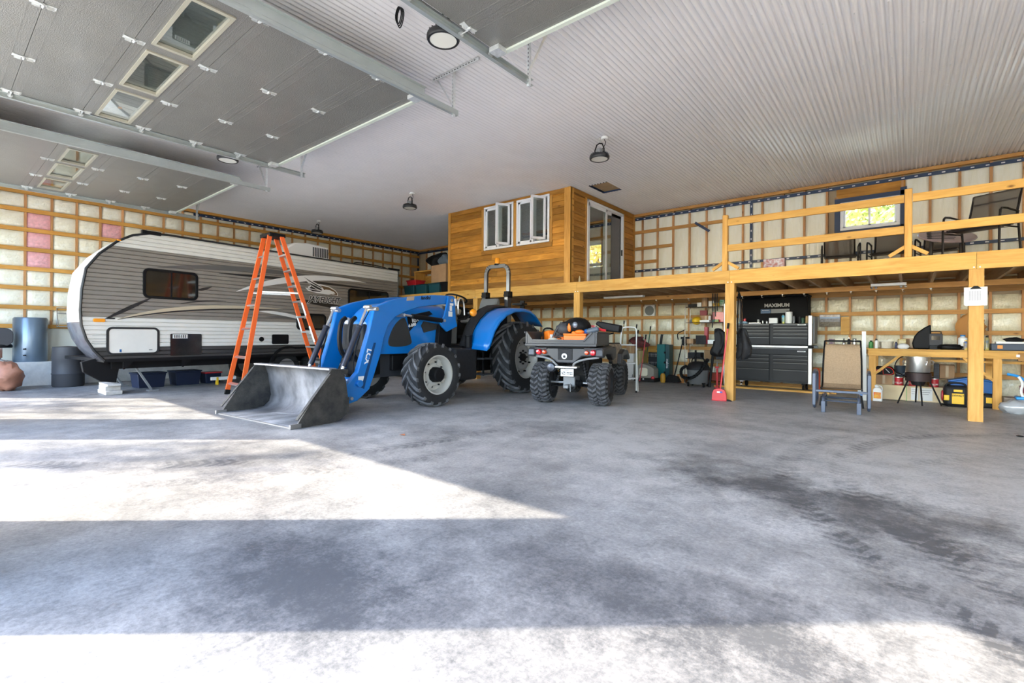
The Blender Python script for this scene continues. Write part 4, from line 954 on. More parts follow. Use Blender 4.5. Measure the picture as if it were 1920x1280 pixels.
# loader towers, booms, cylinders
ARM = [(1.32,1.82),(1.82,1.80),(2.39,1.73),(2.78,1.64),(3.02,1.55),(3.08,1.47),(3.16,1.17),(3.36,.58),(3.58,.37),(3.62,.24),(3.50,.14),(3.36,.17),(3.15,.32),(3.06,.53),(2.94,.84),(2.89,1.06),(2.80,1.27),(2.66,1.40),(2.45,1.49),(2.14,1.58),(1.56,1.66),(1.32,1.66)]
for q in (1, -1):
    y0, y1 = sorted((q*.40, q*.49))
    am = P_('loader_arm', MB().prism(ARM, 'xz', y0, y1), BLUE, bevel=.012)
    MB().prism([(3.04,1.0),(3.08,1.0),(3.30,.36),(3.25,.33)], 'xz', q*.491 if q > 0 else q*.494, q*.494 if q > 0 else q*.491).build('seam_line', M('dark_seam', (.003,.05,.16), .4), am)
    P_('loader_tower', MB().prism([(1.34,1.80),(1.30,1.38),(1.26,1.28),(1.53,1.18),(1.66,1.27),(1.72,1.34),(1.60,1.44),(1.53,1.67),(1.5,1.80)], 'xz', *sorted((q*.495, q*.53))), BLUE, bevel=.006)
    P_('tower_base', MB().prism([(1.62,1.30),(1.30,1.24),(1.34,.62),(1.7,.62)], 'xz', *sorted((q*.34, q*.44))), BLACK, bevel=.01)
    for (s, z, r_) in ((1.42,1.73,.03),(3.06,1.50,.032),(2.52,1.43,.028),(1.60,1.37,.026),(3.35,.42,.05),(3.49,.22,.024)):
        MB().cyl((s,q*.36,z),(s,q*.545,z),r_,n=14).build('pivot_pin', PINM if r_ < .05 else BLUE, am, bevel=.004)
    # lift cylinder
    a, b = Vector((2.52,q*.47,1.43)), Vector((1.62,q*.47,1.37))
    lc = P_('lift_cylinder', MB().cyl(a.lerp(b,.18)+Vector((0,q*.06,0)), b+Vector((.05,q*.06,0)), .04), BLACK, smooth=True); MB().cyl(a+Vector((0,q*.06,0)), a.lerp(b,.2)+Vector((0,q*.06,0)), .02).build('piston_rod', ROD, lc, smooth=True)
    # tilt cylinder: rod from the elbow, black barrel, rod to the link
    a, b = Vector((3.07,q*.40,1.53)), Vector((3.60,q*.40,.52)); a.x += .06
    tc2 = P_('tilt_cylinder', MB().cyl(a.lerp(b,.30), a.lerp(b,.86), .043).cyl(a.lerp(b,.28),a.lerp(b,.31),.05), M('navy_cylinder', (.012,.016,.03), .3, coat=.4), smooth=True)
    MB().cyl(a, a.lerp(b,.31), .021).build('piston_rod', ROD, tc2, smooth=True); MB().cyl(a.lerp(b,.85), b, .025).build('rod_end', ROD, tc2, smooth=True); MB().cyl(a+Vector((0,-.06,0)), a+Vector((0,.08,0)), .03).build('rod_eye', PINM, tc2, bevel=.005)
    P_('link', MB().bar(b, (3.72,q*.40,.32),.06,.04,up=(0,1,0)).bar(b,(3.50,q*.40,.30),.05,.03,up=(0,1,0)), BLACK, bevel=.006)
    P_('hose', MB().tube(sm([a.lerp(b,.32)+Vector((.03,0,0)), a.lerp(b,.4)+Vector((-.08,0,.02)), a.lerp(b,.75)+Vector((-.12,0,.05)), a.lerp(b,.95)+Vector((-.2,0,-.02))],3),.010,6), BLACK, smooth=True)
P_('level_rod', MB().tube([(3.02,.34,1.52),(3.58,.34,.62)],.008,6), BLACK); P_('level_indicator', MB().box(3.03,3.05,.26,.36,1.47,1.55), YEL, bevel=.004); P_('level_indicator', MB().box(3.28,3.3,.32,.36,1.1,1.16), YEL, bevel=.004)
P_('grille_guard', MB().tube(sm([(3.12,-.12,1.38),(3.22,-.12,1.3),(3.24,-.12,.9),(3.08,-.12,.72)],2),.035,6).tube(sm([(3.12,.12,1.38),(3.22,.12,1.3),(3.24,.12,.9),(3.08,.12,.72)],2),.035,6), BLACK, smooth=True)
P_('headlamp', MB().ball((3.02,-.2,1.30),(.05,.08,.09),12,8), M('lamp_glass', (.45,.47,.52), .1, .5), smooth=True)
P_('cross_tube', MB().cyl((3.36,-.42,.44),(3.36,.42,.44),.06), BLUE, smooth=True)
for q in (1, -1): P_('coupler', MB().prism([(3.50,.12),(3.62,.06),(3.78,.10),(3.80,.52),(3.74,.54),(3.62,.34)], 'xz', *sorted((q*.34, q*.395))), BLUE, bevel=.006)
P_('coupler_bar', MB().cyl((3.74,-.42,.5),(3.74,.42,.5),.035).cyl((3.74,-.42,.14),(3.74,.42,.14),.035), BLUE, smooth=True)
# bucket
BKT = M('worn_black_bucket', (.018,.018,.019), .5, col2=(.06,.057,.05), ns=7, bump=.3, bs=70, stretch=(1,1,1)); BKI = M('scoured_steel', (.11,.11,.115), .5, .2, col2=(.27,.265,.275), ns=3, bump=.3, bs=60, stretch=(.7,1.6,1))
W0, W1 = -.95, .89; PR = [(4.58,.008),(4.10,.01),(3.95,.03),(3.86,.10),(3.83,.20),(3.88,.52),(3.93,.655),(4.06,.675)]
bk = thing('bucket', None, None); bk.parent = tk_
n = len(PR)-1
sh = MB().sheet(lambda u, v: (PR[round(v*n)][0], W0+(W1-W0)*u, PR[round(v*n)][1]), 1, n).build('shell', BKI, bk, smooth=50); so = sh.modifiers.new('t','SOLIDIFY'); so.thickness = .012; so.offset = -1
for y in (W0, W1):
    MB().prism([(4.56,.0),(4.10,.0),(3.95,.02),(3.84,.09),(3.81,.20),(3.86,.52),(3.92,.665),(4.06,.68),(4.10,.64)], 'xz', y-.012, y+.012).build('side_plate', BKT, bk)
    MB().box(4.48,4.62,y-.02,y+.02,.0,.055).build('corner_tooth', M('bare_edge', (.22,.21,.20), .5, .4), bk, bevel=.004)
    MB().bar((4.54,y+(.014 if y > 0 else -.014),.10),(4.10,y+(.014 if y > 0 else -.014),.62),.012,.05,up=(0,1,0)).build('side_rib', BKT, bk)
MB().box(4.44,4.60,W0,W1,.002,.018).build('cutting_edge', M('bare_edge2', (.24,.23,.22), .5, .4), bk)
MB().box(3.99,4.10,W0,W1,.665,.69).build('top_lip', M('rubbed_lip', (.30,.31,.34), .35, .5), bk, bevel=.004)
MB().box(3.80,3.90,W0+.02,W1-.02,.60,.66).box(3.80,3.83,W0,W1,.1,.3).build('back_brace', BKT, bk)
MB().bar((4.15,-.35,.019),(3.98,.15,.03),.012,.01).bar((3.98,.15,.03),(4.15,.55,.019),.012,.01).build('wear_strip', BKI, bk)
# lettering and stickers on the near arm
text('lettering', 'landini', .085, BLACK, tk_, (2.02,.4915,1.735), rot=(pi/2,radians(-4),pi), shear=.35, bold=.002)
MB().prism([(2.44,1.66),(2.28,1.68),(2.27,1.74),(2.43,1.72)], 'xz', .49, .4915).build('badge_sticker', ALU, tk_)
text('lettering', 'LCX', .12, WHITEP, tk_, (3.18,.4915,.80), rot=(pi/2,radians(103),pi), bold=.004)
for (s, z) in ((3.30,.46),): MB().box(s-.05,s+.05,.49,.492,z-.06,z+.06).build('sticker', WHT, tk_)
for (s, z, a, b) in ((1.42,1.66,.045,.02), (1.44,1.59,.03,.045), (1.45,1.49,.05,.045)): MB().box(s-a,s+a,.53,.532,z-b,z+b).build('sticker', WHT, tk_)
# ------------------------------------------------------------------ quad bike, seen from behind (local x forward, y left)
qb = thing('quad_bike', 'black quad bike with camouflage side panels and a loaded rear box', 'quad bike', (-4.32, 6.84, 0), 105.75)
Q = lambda nm, mb, mat, **k: mb.build(nm, mat, qb, **k)
QB = M('dark_grey_quad_plastic', (.038,.040,.046), .42, coat=.15)
def knob_wheel(s, w, R, W_):
    e = bpy.data.objects.new('wheel', None); COL.objects.link(e); e.parent = qb; e.location = (s, w, R); e.empty_display_size = .1
    h = W_/2; rr = .165
    t = MB().lathe([(rr,-h*.75),(rr+.02,-h*.95),(R*.72,-h*1.02),(R*.90,-h*.9),(R*.94,-h*.65),(R*.955,0),(R*.94,h*.65),(R*.90,h*.9),(R*.72,h*1.02),(rr+.02,h*.95),(rr,h*.75)], n=36, axis='y', closed=True).build('tire', RUBB, e, smooth=True)
    mb = MB(); nk = 24
    for k in range(nk):
        for sd in (-1, 1):
            a = 2*pi*(k+(.5 if sd > 0 else 0))/nk
            for (y0, y1, a0, a1, r0, r1) in ((.02,.42,.00,.13,1,1), (.46,.86,.10,.02,1,.965), (.86,1.05,.0,.04,.95,.80)):
                vs = []
                for (yy, aa, rd) in ((y0,a0,r0),(y1,a1,r1)):
                    for da, q in ((-.055,1),(.055,1),(.075,.93),(-.075,.93)):
                        vs.append((R*rd*q*cos(a+aa+da), sd*h*yy, R*rd*q*sin(a+aa+da)))
                mb.add(vs, [(0,1,5,4),(1,2,6,5),(3,0,4,7),(0,3,2,1),(4,5,6,7)])
    mb.build('tread_block', RUBG, t, kind='stuff')
    sg = 1 if w > 0 else -1
    r = MB().lathe([(rr+.01,-h*.75),(rr-.02,-h*.3),(rr-.02,h*.3),(rr+.01,h*.75)], n=24, axis='y').lathe([(0,sg*h*.45),(.05,sg*h*.45),(.06,sg*h*.3)], n=12, axis='y')
    for k in range(6): a = 2*pi*k/6; r.bar((.04*cos(a),sg*h*.4,.04*sin(a)),(.155*cos(a),sg*h*.3,.155*sin(a)),.02,.04,up=(0,1,0))
    r.build('rim', DKGR, e, smooth=True)
for s, w in ((0,.47),(0,-.50)): knob_wheel(s, w, .345, .31)
for s, w in ((1.62,.44),(1.62,-.47)): knob_wheel(s, w, .335, .24)
Q('rear_panel', MB().prism([(.50,.93),(-.50,.93),(-.56,.88),(-.50,.80),(-.27,.80),(-.14,.69),(.14,.69),(.28,.80),(.5,.78),(.55,.86)], 'yz', -.36, -.20), QB, bevel=.015)
Q('panel_inset', MB().box(-.37,-.355,-.12,.12,.74,.92).box(-.372,-.36,-.05,.07,.90,.915), BLKP, bevel=.006)
for y, r_, mt in ((.44,.048,'r'),(.345,.036,'o'),(-.355,.036,'o'),(-.455,.048,'r')):
    Q('tail_lamp', MB().lathe([(0,-.055),(r_*.7,-.05),(r_,-.02),(r_,.02)], c=(-.365,y,.86), n=16, axis='x'), M('red_lens', (.75,.01,.02), .15, coat=.6) if mt == 'r' else M('orange_lens', (.90,.10,.02), .2, coat=.6), smooth=True)
Q('badge', MB().lathe([(0,-.01),(.045,-.01),(.045,.005)], c=(-.37,.01,.80), n=18, axis='x'), WHITEP); text('badge_mark', 'e', .085, BLACK, qb, (-.382,.01,.80), rot=(pi/2,0,-pi/2), bold=.003)
for q in (1, -1):
    Q('fender', MB().prism([(-.40,.92),(-.42,.80),(-.30,.78),(-.12,.84),(.22,.82),(.42,.72),(.55,.74),(.62,.90),(.2,.97)], 'xz', *sorted((q*.50, q*.62))), QB, bevel=.02)
    Q('fender_top', MB().box(-.38,.6,*sorted((q*.30,q*.61)),.90,.94), QB, bevel=.015)
    Q('front_fender', MB().prism([(1.15,.62),(1.20,.80),(1.45,.88),(1.85,.85),(2.05,.70),(2.0,.66),(1.75,.76),(1.4,.76),(1.25,.60)], 'xz', *sorted((q*.36, q*.60))), QB, bevel=.02)
CAMO = M('camouflage_print', (.06,.05,.035), .5, col2=(.42,.35,.26), ns=16); 
for q in (1, -1):
    Q('camouflage_panel', MB().prism([(.15,.93),(.7,.99),(1.55,.98),(1.68,.86),(1.62,.60),(1.0,.62),(.85,.78),(.35,.84)], 'xz', *sorted((q*.46, q*.52))), CAMO, bevel=.02)
Q('engine', MB().box(.3,1.3,-.22,.22,.30,.75), BLKP, bevel=.03); Q('footwell', MB().box(.55,1.2,-.52,.52,.30,.36), BLKP, bevel=.01)
Q('seat', MB().prism([(.15,.95),(.25,1.02),(.6,1.02),(.9,.98),(1.2,1.06),(1.25,.95)], 'xz', -.17, .17), BLACK, bevel=.04)
Q('handlebar', MB().tube(sm([(1.30,.42,1.18),(1.40,.2,1.14),(1.42,0,1.10),(1.40,-.2,1.14),(1.30,-.42,1.18)],2), .014, 8).cyl((1.42,0,1.10),(1.5,0,.9),.03), BLACK, smooth=True)
Q('front_rack', MB().tube([(1.5,.4,.98),(2.0,.4,.98),(2.0,-.4,.98),(1.5,-.4,.98)],.012,6,closed=True).tube([(1.5,.13,.98),(2.0,.13,.98)],.01,6).tube([(1.5,-.13,.98),(2.0,-.13,.98)],.01,6), BLACK)
Q('axle_housing', MB().cyl((0,-.07,.35),(0,.12,.35),.075,n=14).box(-.08,.25,-.08,.12,.30,.45), GREY, bevel=.01)
Q('half_shaft', MB().cyl((0,.12,.35),(0,.36,.35),.018), ALU); Q('half_shaft', MB().cyl((0,-.08,.35),(0,-.36,.35),.018), ALU)
Q('shaft_boot', MB().lathe([(.02,-.2),(.045,-.17),(.03,-.15),(.05,-.13),(.035,-.11),(.052,-.09),(.052,-.07)], c=(0,0,.35), n=14, axis='y'), BLACK, smooth=True)
for q in (1, -1):
    Q('suspension_arm', MB().tube([(.1,q*.08,.30),(0,q*.36,.28)],.016,6).tube([(.25,q*.1,.30),(.05,q*.36,.28)],.016,6), BLACK)
    sh_ = Q('shock_absorber', MB().cyl((.02,q*.26,.36),(.10,q*.16,.76),.018), DKGR)
    MB().tube([(.02+.08*t+.032*cos(t*44), q*(.26-.10*t)+.032*sin(t*44), .40+.32*t) for t in [i/60 for i in range(61)]], .006, 5).build('spring', BLACK, sh_, smooth=True)
Q('hitch_plate', MB().box(-.46,-.28,-.22,.14,.615,.645), ALU, bevel=.005); Q('hitch_receiver', MB().box(-.30,-.08,-.03,.05,.28,.33).cyl((-.25,-.055,.22),(-.25,-.055,.36),.008), GREY, bevel=.004)
Q('bumper_tube', MB().tube(sm([(-.38,-.14,.62),(-.44,-.16,.69),(-.42,-.28,.75),(-.34,-.54,.79)],2),.017,8), GREY, smooth=True)
Q('bumper_tube', MB().tube(sm([(-.38,.10,.62),(-.42,.14,.68),(-.40,.24,.76),(-.34,.5,.79)],2),.017,8), GREY, smooth=True)
Q('exhaust', MB().cyl((-.34,.235,.62),(.3,.235,.68),.075,n=16).lathe([(.02,-.03),(.06,-.02),(.08,.02)], c=(-.36,.235,.615), n=16, axis='x'), M('scorched_metal', (.07,.075,.09), .35, .6), smooth=True)
pl = Q('number_plate', MB().box(-.415,-.41,-.155,.055,.485,.60), WHT, bevel=.003); text('lettering', 'VZ17522', .068, BLACK, pl, (-.417,-.05,.530), rot=(pi/2,0,-pi/2), bold=.0012, sx=.72); text('lettering', 'Ontario', .022, BLACK, pl, (-.417,-.05,.585), rot=(pi/2,0,-pi/2))
# open cargo box on the rear rack (part of the bike)
bxm = MB(); a, b = .62, -.50
bxm.prism([(a,1.18),(a,.965),(b,.965),(b,1.18),(-.44,1.18),(-.33,1.045),(.53,1.045),(.61,1.15)], 'yz', -.44, -.41)
bxm.box(-.44,.42,a-.0,a+.03,.965,1.19).box(-.44,.42,b-.03,b,.965,1.19).box(.39,.42,b,a,.965,1.19).box(-.44,.42,b,a,.965,.99)
Q('cargo_box', bxm, QB, bevel=.008)
Q('box_rim', MB().box(-.47,-.43,b-.03,a+.03,.955,1.0).box(-.46,.44,a+.02,a+.05,1.16,1.19).box(-.46,.44,b-.05,b-.02,1.16,1.19), QB, bevel=.008)
Q('box_lip', MB().bar((-.45,-.45,1.175),(-.45,-.33,1.05),.03,.025,up=(0,0,1)).bar((-.45,-.33,1.05),(-.45,.53,1.05),.03,.025).bar((-.45,.53,1.05),(-.45,.62,1.17),.03,.025), QB)
Q('rear_rack', MB().tube([(-.38,.45,.945),(.5,.45,.945),(.5,-.4,.945),(-.38,-.4,.945)],.013,6,closed=True), BLACK)
def qp(x, y, z): v = qb.matrix_basis @ Vector((x, y, z)); return (v.x, v.y, v.z)
# the load in the box: things of their own
ot = thing('toolbox', 'bright orange ribbed plastic toolbox in the quad box', 'toolbox', qp(-.18,-.12,.995), 105.75)
MB().box(-.12,.12,-.20,.17,.0,.14).build('body', ORANGE, ot, bevel=.012); MB().box(-.125,.125,-.205,.175,.142,.165).build('lid', ORANGE, ot, bevel=.006)
for z in (.03,.06,.09,.12): MB().box(-.127,-.119,-.20,.17,z-.004,z+.004).build('rib', ORANGE, ot)
oc = thing('orange_case', 'small orange case left of the toolbox in the quad box', 'case', qp(-.15,.16,.995), 100)
MB().box(-.1,.1,-.10,.08,0,.11).build('body', ORANGE, oc, bevel=.01); MB().tube(sm([(-.11,.05,.08),(-.14,.05,.10),(-.14,-.07,.10),(-.11,-.07,.08)],1),.008,6).build('handle', BLACK, oc)
cw = thing('chainsaw', 'orange and white chainsaw lying at the left of the quad box', 'chainsaw', qp(-.02,.40,.995), 200)
MB().prism([(-.16,0),(.14,0),(.16,.10),(.05,.20),(-.10,.22),(-.17,.12)], 'xz', -.07, .07).build('housing', ORANGE, cw, bevel=.02)
MB().box(-.18,-.06,-.08,.08,.0,.06).build('lower_cover', WHT, cw, bevel=.015); MB().box(-.17,-.165,-.03,.05,.08,.15).build('sticker', WHT, cw)
MB().tube(sm([(.0,-.10,.05),(.02,-.11,.25),(.02,.1,.26),(0,.1,.06)],2),.014,8).build('front_handle', BLACK, cw, smooth=True); MB().prism([(.14,.03),(.55,.05),(.58,.08),(.55,.11),(.14,.11)], 'xz', -.04, -.032).build('guide_bar', ALU, cw)
MB().tube(sm([(-.20,.06,.02),(-.24,-.12,.20),(-.2,-.2,.27)],2),.018,8).build('rear_handle', DKGR, cw, smooth=True)
wh = single(MB().ball((0,0,.05),(.09,.13,.05),12,8,noise=.08,seed=2).build('work_gloves', M('off_white_cloth', (.68,.64,.55), .8), smooth=70), 'off-white work gloves at the left front of the quad box', 'gloves', qp(-.30,.22,.993), 20)
jk = thing('safety_harness', 'dark helmet, harness and hose heap on top of the quad box load', 'helmet', qp(.05,-.02,1.15), 100)
MB().ball((0,-.06,.13),(.22,.23,.15),18,11,noise=.03,seed=7).build('helmet_shell', BLACK, jk, smooth=60)
MB().ball((-.12,.12,.09),(.12,.13,.11),12,8,noise=.14,seed=3).build('harness_buckle', DKGR, jk, smooth=60)
MB().ball((-.20,-.10,.15),(.03,.045,.05),10,7).build('ear_muff', M('grey_steel_cup', (.22,.25,.30), .3, .3), jk, smooth=True); MB().ball((-.19,.0,.11),(.03,.035,.075),10,7).build('ear_muff', RED if 0 else ORANGE, jk, smooth=True)
for k in range(5): MB().tube(sm([(-.16+.03*k,.26-.03*k,.0),(-.2+.03*k,.2,.16),(-.17+.02*k,.05,.20+.01*k),(-.14,-.08,.15)],2),.008,6).build('strap', BLACK, jk, smooth=True)
MB().tube(sm([(-.24,.28,-.10),(-.22,.24,.05),(-.18,.14,.19)],2),.022,8).build('hose', DKGR, jk, smooth=True)
MB().ball((-.18,-.17,.04),(.05,.08,.035),10,7,noise=.1).build('orange_strap_pad', ORANGE, jk, smooth=60); MB().ball((-.2,-.08,.02),(.03,.04,.03),10,7).build('orange_plug', ORANGE, jk, smooth=True)
bb = thing('spray_bottle', 'dark grey bottle with a blue cap in the quad box', 'bottle', qp(-.05,-.28,1.19), 105, rot=(0,radians(75),radians(15)))
MB().lathe([(0,0),(.045,0),(.05,.02),(.05,.16),(.03,.19),(0,.19)], n=16).build('body', M('slate_plastic', (.10,.13,.17), .4), bb, smooth=True); MB().lathe([(.0,-.10),(.04,-.10),(.055,-.06),(.055,0),(0,0)], n=16).build('cap', M('blue_cap', (.02,.14,.50), .3, coat=.4), bb, smooth=True)
rh = single(MB().tube(sm([(0,-.09,0),(0,-.09,.12),(0,.09,.12),(0,.09,0)],1),.012,6).build('can_handle', RED, smooth=True), 'red can handle standing up in the quad box', 'handle', qp(.10,-.30,1.17), 105)
fn = single(MB().prism([(-.18,.0),(.20,.07),(.24,.02),(.06,-.10),(-.16,-.12)], 'yz', -.11, .11).build('shovel_blade', BLACK, bevel=.02), 'black shovel blade lying over the right side of the quad box', 'shovel', qp(.22,-.60,1.30), 105)
rs = single(MB().tube([(0,-.12,0),(0,.10,.05)],.02,8).build('tool_grip', RED, smooth=True), 'red rubber tool grip on the right rim of the quad box', 'tool', qp(-.02,-.45,1.21), 105)
# ------------------------------------------------------------------ white stepladder behind the quad
cw.rotation_euler = (0,0,radians(150))
ws = thing('step_ladder', 'small white tube stepladder right of the quad bike', 'ladder', (-4.33, 9.02, 0), 8)
MB().tube(sm([(.14,-.0,.02),(.135,0,.8),(.12,.06,1.24),(.08,.08,1.31),(-.16,.08,1.31),(-.20,.06,1.24),(-.26,0,.0)],2),.013,8).build('front_frame', WHT, ws, smooth=True)
MB().tube([(.12,.06,.95),(.11,.22,.0)],.011,6).build('rear_leg', WHT, ws); MB().tube([(-.20,.06,.95),(-.25,.22,.0)],.011,6).build('rear_leg', WHT, ws)
for z, a, b in ((.28,-.24,.12),(.58,-.23,.12),(.95,-.2,.10)): MB().box(a,b,-.02,.14,z-.012,z+.012).build('step', WHT, ws, bevel=.005)
for x in (.14,-.26): MB().cyl((x,0,.0),(x,0,.04),.018).build('foot', BLACK, ws)
# ------------------------------------------------------------------ glider chair (local -y faces the camera side)
g = thing('glider_chair', 'tan mesh sling glider chair with blue-grey tube frame', 'chair', (-.80, 9.08, 0), 4)
GM = M('blue_grey_tube', (.075,.095,.14), .35, .3, coat=.3); SLG = M('tan_sling', (.36,.25,.15), .75, var=.12, ns=60, bump=.3, bs=150, stretch=(1,.2,1))
G = lambda nm, mb, mat, **k: mb.build(nm, mat, g, **k)
mb = MB().sheet(lambda u, v: ((u-.5)*(.50-.03*v), .10+.26*v+.04*sin(pi*v)+.10*max(0,v-.8)*4, .40+.69*v-.6*max(0,v-.85)**2*6), 12, 16)
G('back_sling', mb, SLG, smooth=60)
mb = MB().sheet(lambda u, v: ((u-.5)*.50, -.34+.46*v, .37-.05*sin(pi*v)+.03*v), 12, 10); G('seat_sling', mb, SLG, smooth=60)
for q in (-1, 1):
    x = q*.255
    G('sling_rail', MB().tube(sm([(x,-.36,.36),(x,-.1,.32),(x,.12,.40),(x,.25,.72),(x*.95,.36,1.0),(x*.94,.42,1.07)],2),.013,6), BLACK, smooth=True)
    x = q*.34
    G('arm_frame', MB().tube(sm([(x,-.36,.10),(x,-.40,.22),(x,-.40,.50),(x,-.36,.60),(x,-.1,.62),(x,.30,.58),(x,.38,.50),(x,.40,.2),(x,.30,.07),(x,-.25,.05),(x,-.34,.07)],2,True),.022,6,closed=True), GM, smooth=True)
    G('front_upright', MB().box(x-.022,x+.022,-.43,-.39,.1,.58), GM, bevel=.006)
    x = q*.22
    G('base_leg', MB().tube(sm([(x,-.42,.0),(x,-.42,.17),(x,-.38,.23),(x,-.2,.24),(x,.25,.22),(x,.36,.2),(x,.38,.0)],1),.021,6), GM, smooth=True)
    G('foot', MB().box(x-.028,x+.028,-.445,-.40,.0,.17), GM, bevel=.006)
    G('link_arm', MB().bar((x+q*.03,-.2,.22),(x+q*.05,-.22,.07),.006,.03).bar((x+q*.03,.2,.22),(x+q*.05,.22,.07),.006,.03), BLACK)
G('front_bar', MB().box(-.34,.34,-.41,-.38,.30,.335), GM, bevel=.005)
for y, z in ((-.36,.17),(-.1,.20),(.2,.16),(.1,.12)): G('cross_bar', MB().tube([(-.24,y,z),(.24,y,z)],.012,6), GM)
G('top_bar', MB().tube([(-.24,.42,1.07),(.24,.42,1.07)],.014,6), BLACK)
# ------------------------------------------------------------------ tool chest
TCM = M('graphite_steel', (.016,.016,.017), .5, 0, spec=.4); TSI = M('pale_steel_trim', (.72,.71,.68), .3, .3)
tc = thing('tool_chest', 'wide black rolling tool chest with two stacked banks of drawers', 'tool chest', (-2.29, 11.6, 0))
T_ = lambda nm, mb, mat, **k: mb.build(nm, mat, tc, **k)
T_('lower_cabinet', MB().box(-.70,.70,.02,.58,.16,.90), TCM, bevel=.004); T_('upper_cabinet', MB().box(-.70,.70,.02,.55,.96,1.42), TCM, bevel=.004)
T_('worktop', MB().box(-.73,.77,-.03,.60,.905,.955), BLACK, bevel=.006); T_('steel_edge', MB().box(-.52,.69,-.045,-.031,.905,.95), TSI, bevel=.003)
for x0, x1, z0, z1 in ((.69,.76,.16,.90),(.69,.76,.96,1.58),(-.76,-.70,.18,.74)): T_('corner_trim', MB().box(x0,x1,-.012,.05,z0,z1), TSI, bevel=.008)
T_('side_rail', MB().box(.76,.79,.1,.5,1.0,1.56).cyl((.79,.02,.93),(.86,.02,.93),.025), GREY, bevel=.004)
def drawer(x0, x1, z0, z1):
    d = T_('drawer', MB().box(x0,x1,-.012,.02,z0,z1), TCM, bevel=.003)
    MB().box(x0+.005,x1-.005,-.030,-.012,z1-.02,z1-.008).build('drawer_pull', M('drawer_pull_steel', (.09,.09,.09), .35, .5) if 'drawer_pull_steel' not in bpy.data.materials else bpy.data.materials['drawer_pull_steel'], d)
for z0, z1 in ((1.35,1.412),(1.285,1.345),(1.215,1.28),(1.14,1.21),(.97,1.13)):
    drawer(-.685,-.03,z0,z1); drawer(.045,.685,z0,z1)
drawer(-.685,.685,.76,.895)
for z0, z1 in ((.675,.75),(.60,.67),(.45,.593),(.20,.443)): drawer(-.685,-.03,z0,z1); drawer(.045,.685,z0,z1)
for x in (-.6,.6):
    for y in (.1,.5): T_('caster', MB().cyl((x-.02,y,.065),(x+.02,y,.065),.062,n=16).box(x-.035,x+.035,y-.04,y+.04,.125,.16), CHROME if y < .3 and x < 0 else BLACK, bevel=.004)
hu = T_('hutch_lid', MB().box(-.67,.66,.42,.56,1.44,2.0).box(-.71,.67,.05,.58,2.0,2.03).bar((.655,.1,1.98),(.655,.42,1.5),.01,.06).box(-.67,.66,.41,.42,1.47,1.98), M('matt_black', (.005,.005,.006), .7, spec=.2), bevel=.004)
text('lettering', 'MAXIMUM', .105, M('logo_grey', (.42,.41,.39), .4), hu, (.03,.408,1.83), bold=.004, sx=1.02)
T_('display_card', MB().box(-.29,-.09,.395,.40,1.66,1.75), M('blue_card', (.02,.08,.18), .4)); text('lettering', 'MAXIMUM', .03, WHITEP, tc, (-.19,.394,1.725)); T_('display_card', MB().box(-.08,.28,.395,.40,1.66,1.75), GREY)
T_('badge', MB().box(.5,.65,-.033,-.030,1.378,1.398), WHT); T_('badge', MB().box(.5,.65,-.033,-.031,.82,.845), WHT); text('lettering', 'MAXIMUM', .02, BLACK, tc, (.575,-.034,1.388)); text('lettering', 'MAXIMUM', .022, BLACK, tc, (.575,-.034,.832))
T_('hutch_post', MB().box(-.66,-.64,.06,.09,1.42,1.95), GREY)
def jar(lab, x, y, z, r, h_, mat, cap=None, nm='jar', cat='jar', parent=None, group=None, neck=.5):
    t = thing(nm, lab, cat, (x, y, z), 0, group)
    MB().lathe([(0,0),(r*.95,0),(r,.01),(r,h_*.78),(r*neck,h_*.88),(r*neck,h_*.90),(0,h_*.90)], n=14).build('body', mat, t, smooth=True)
    MB().lathe([(0,h_*.9),(r*neck*1.15,h_*.9),(r*neck*1.15,h_),(0,h_)], n=12).build('cap', cap or WHT, t, smooth=True); return t
zt = 1.425
rl_ = thing('paper_roll', 'white paper towel roll standing on the tool chest', 'paper roll', (-1.99,11.82,zt)); MB().cyl((0,0,0),(0,0,.25),.068,n=20).build('roll', WHT, rl_, bevel=.006); MB().cyl((0,0,.25),(0,0,.27),.05,n=16).build('core', BLACK, rl_)
wbx = single(MB().box(-.08,.08,-.04,.04,0,.115).build('box', WHT, bevel=.004), 'plain white box on the tool chest front edge', 'box', (-2.26,11.68,zt))
jar('small clear jar left of the white box on the chest', -2.56,11.68,zt,.024,.085,M('milky_jar',(.55,.56,.55),.2),WHT,neck=.8)
jar('tiny white jar beside the clear one on the chest', -2.47,11.68,zt,.014,.06,WHT,WHT,neck=.8)
jar('small steel jar left of the white box', -2.39,11.68,zt,.018,.06,ALU,BLACK,neck=.8)
jar('blue and yellow bottle left of the paper roll', -2.10,11.84,zt,.035,.21,M('blue_yellow',(.02,.30,.55),.3,col2=(.75,.65,.05),ns=9),BLACK)
jar('grey spray can right of the paper roll', -1.89,11.78,zt,.022,.17,GREY,BLACK); jar('black pump bottle near the right end of the chest', -1.78,11.80,zt,.03,.16,BLKP,BLACK)
jar('dark green jar second from the right end of the chest', -1.715,11.72,zt,.032,.12,M('dark_green',(.03,.09,.05),.4),BLACK,neck=.8); jar('tan wooden cup at the right end of the chest', -1.64,11.72,zt,.03,.15,M('tan_cup',(.45,.30,.14),.6),CARD,neck=.8)
jar('small red can on the left of the chest', -2.85,11.75,zt,.03,.13,RED,BLACK); single(MB().prism([(-.1,0),(.1,0),(.07,.05),(-.06,.06)],'xz',-.05,.05).build('rag', M('blue_rag',(.25,.38,.48),.8), bevel=.01), 'pale blue rag heap at the left end of the chest', 'cloth', (-2.86,11.66,zt))
single(MB().box(-.12,.12,-.02,.02,0,.018).build('wrench_set', ALU, bevel=.004), 'flat steel wrench lying on the chest top', 'wrench', (-2.62,11.64,zt))
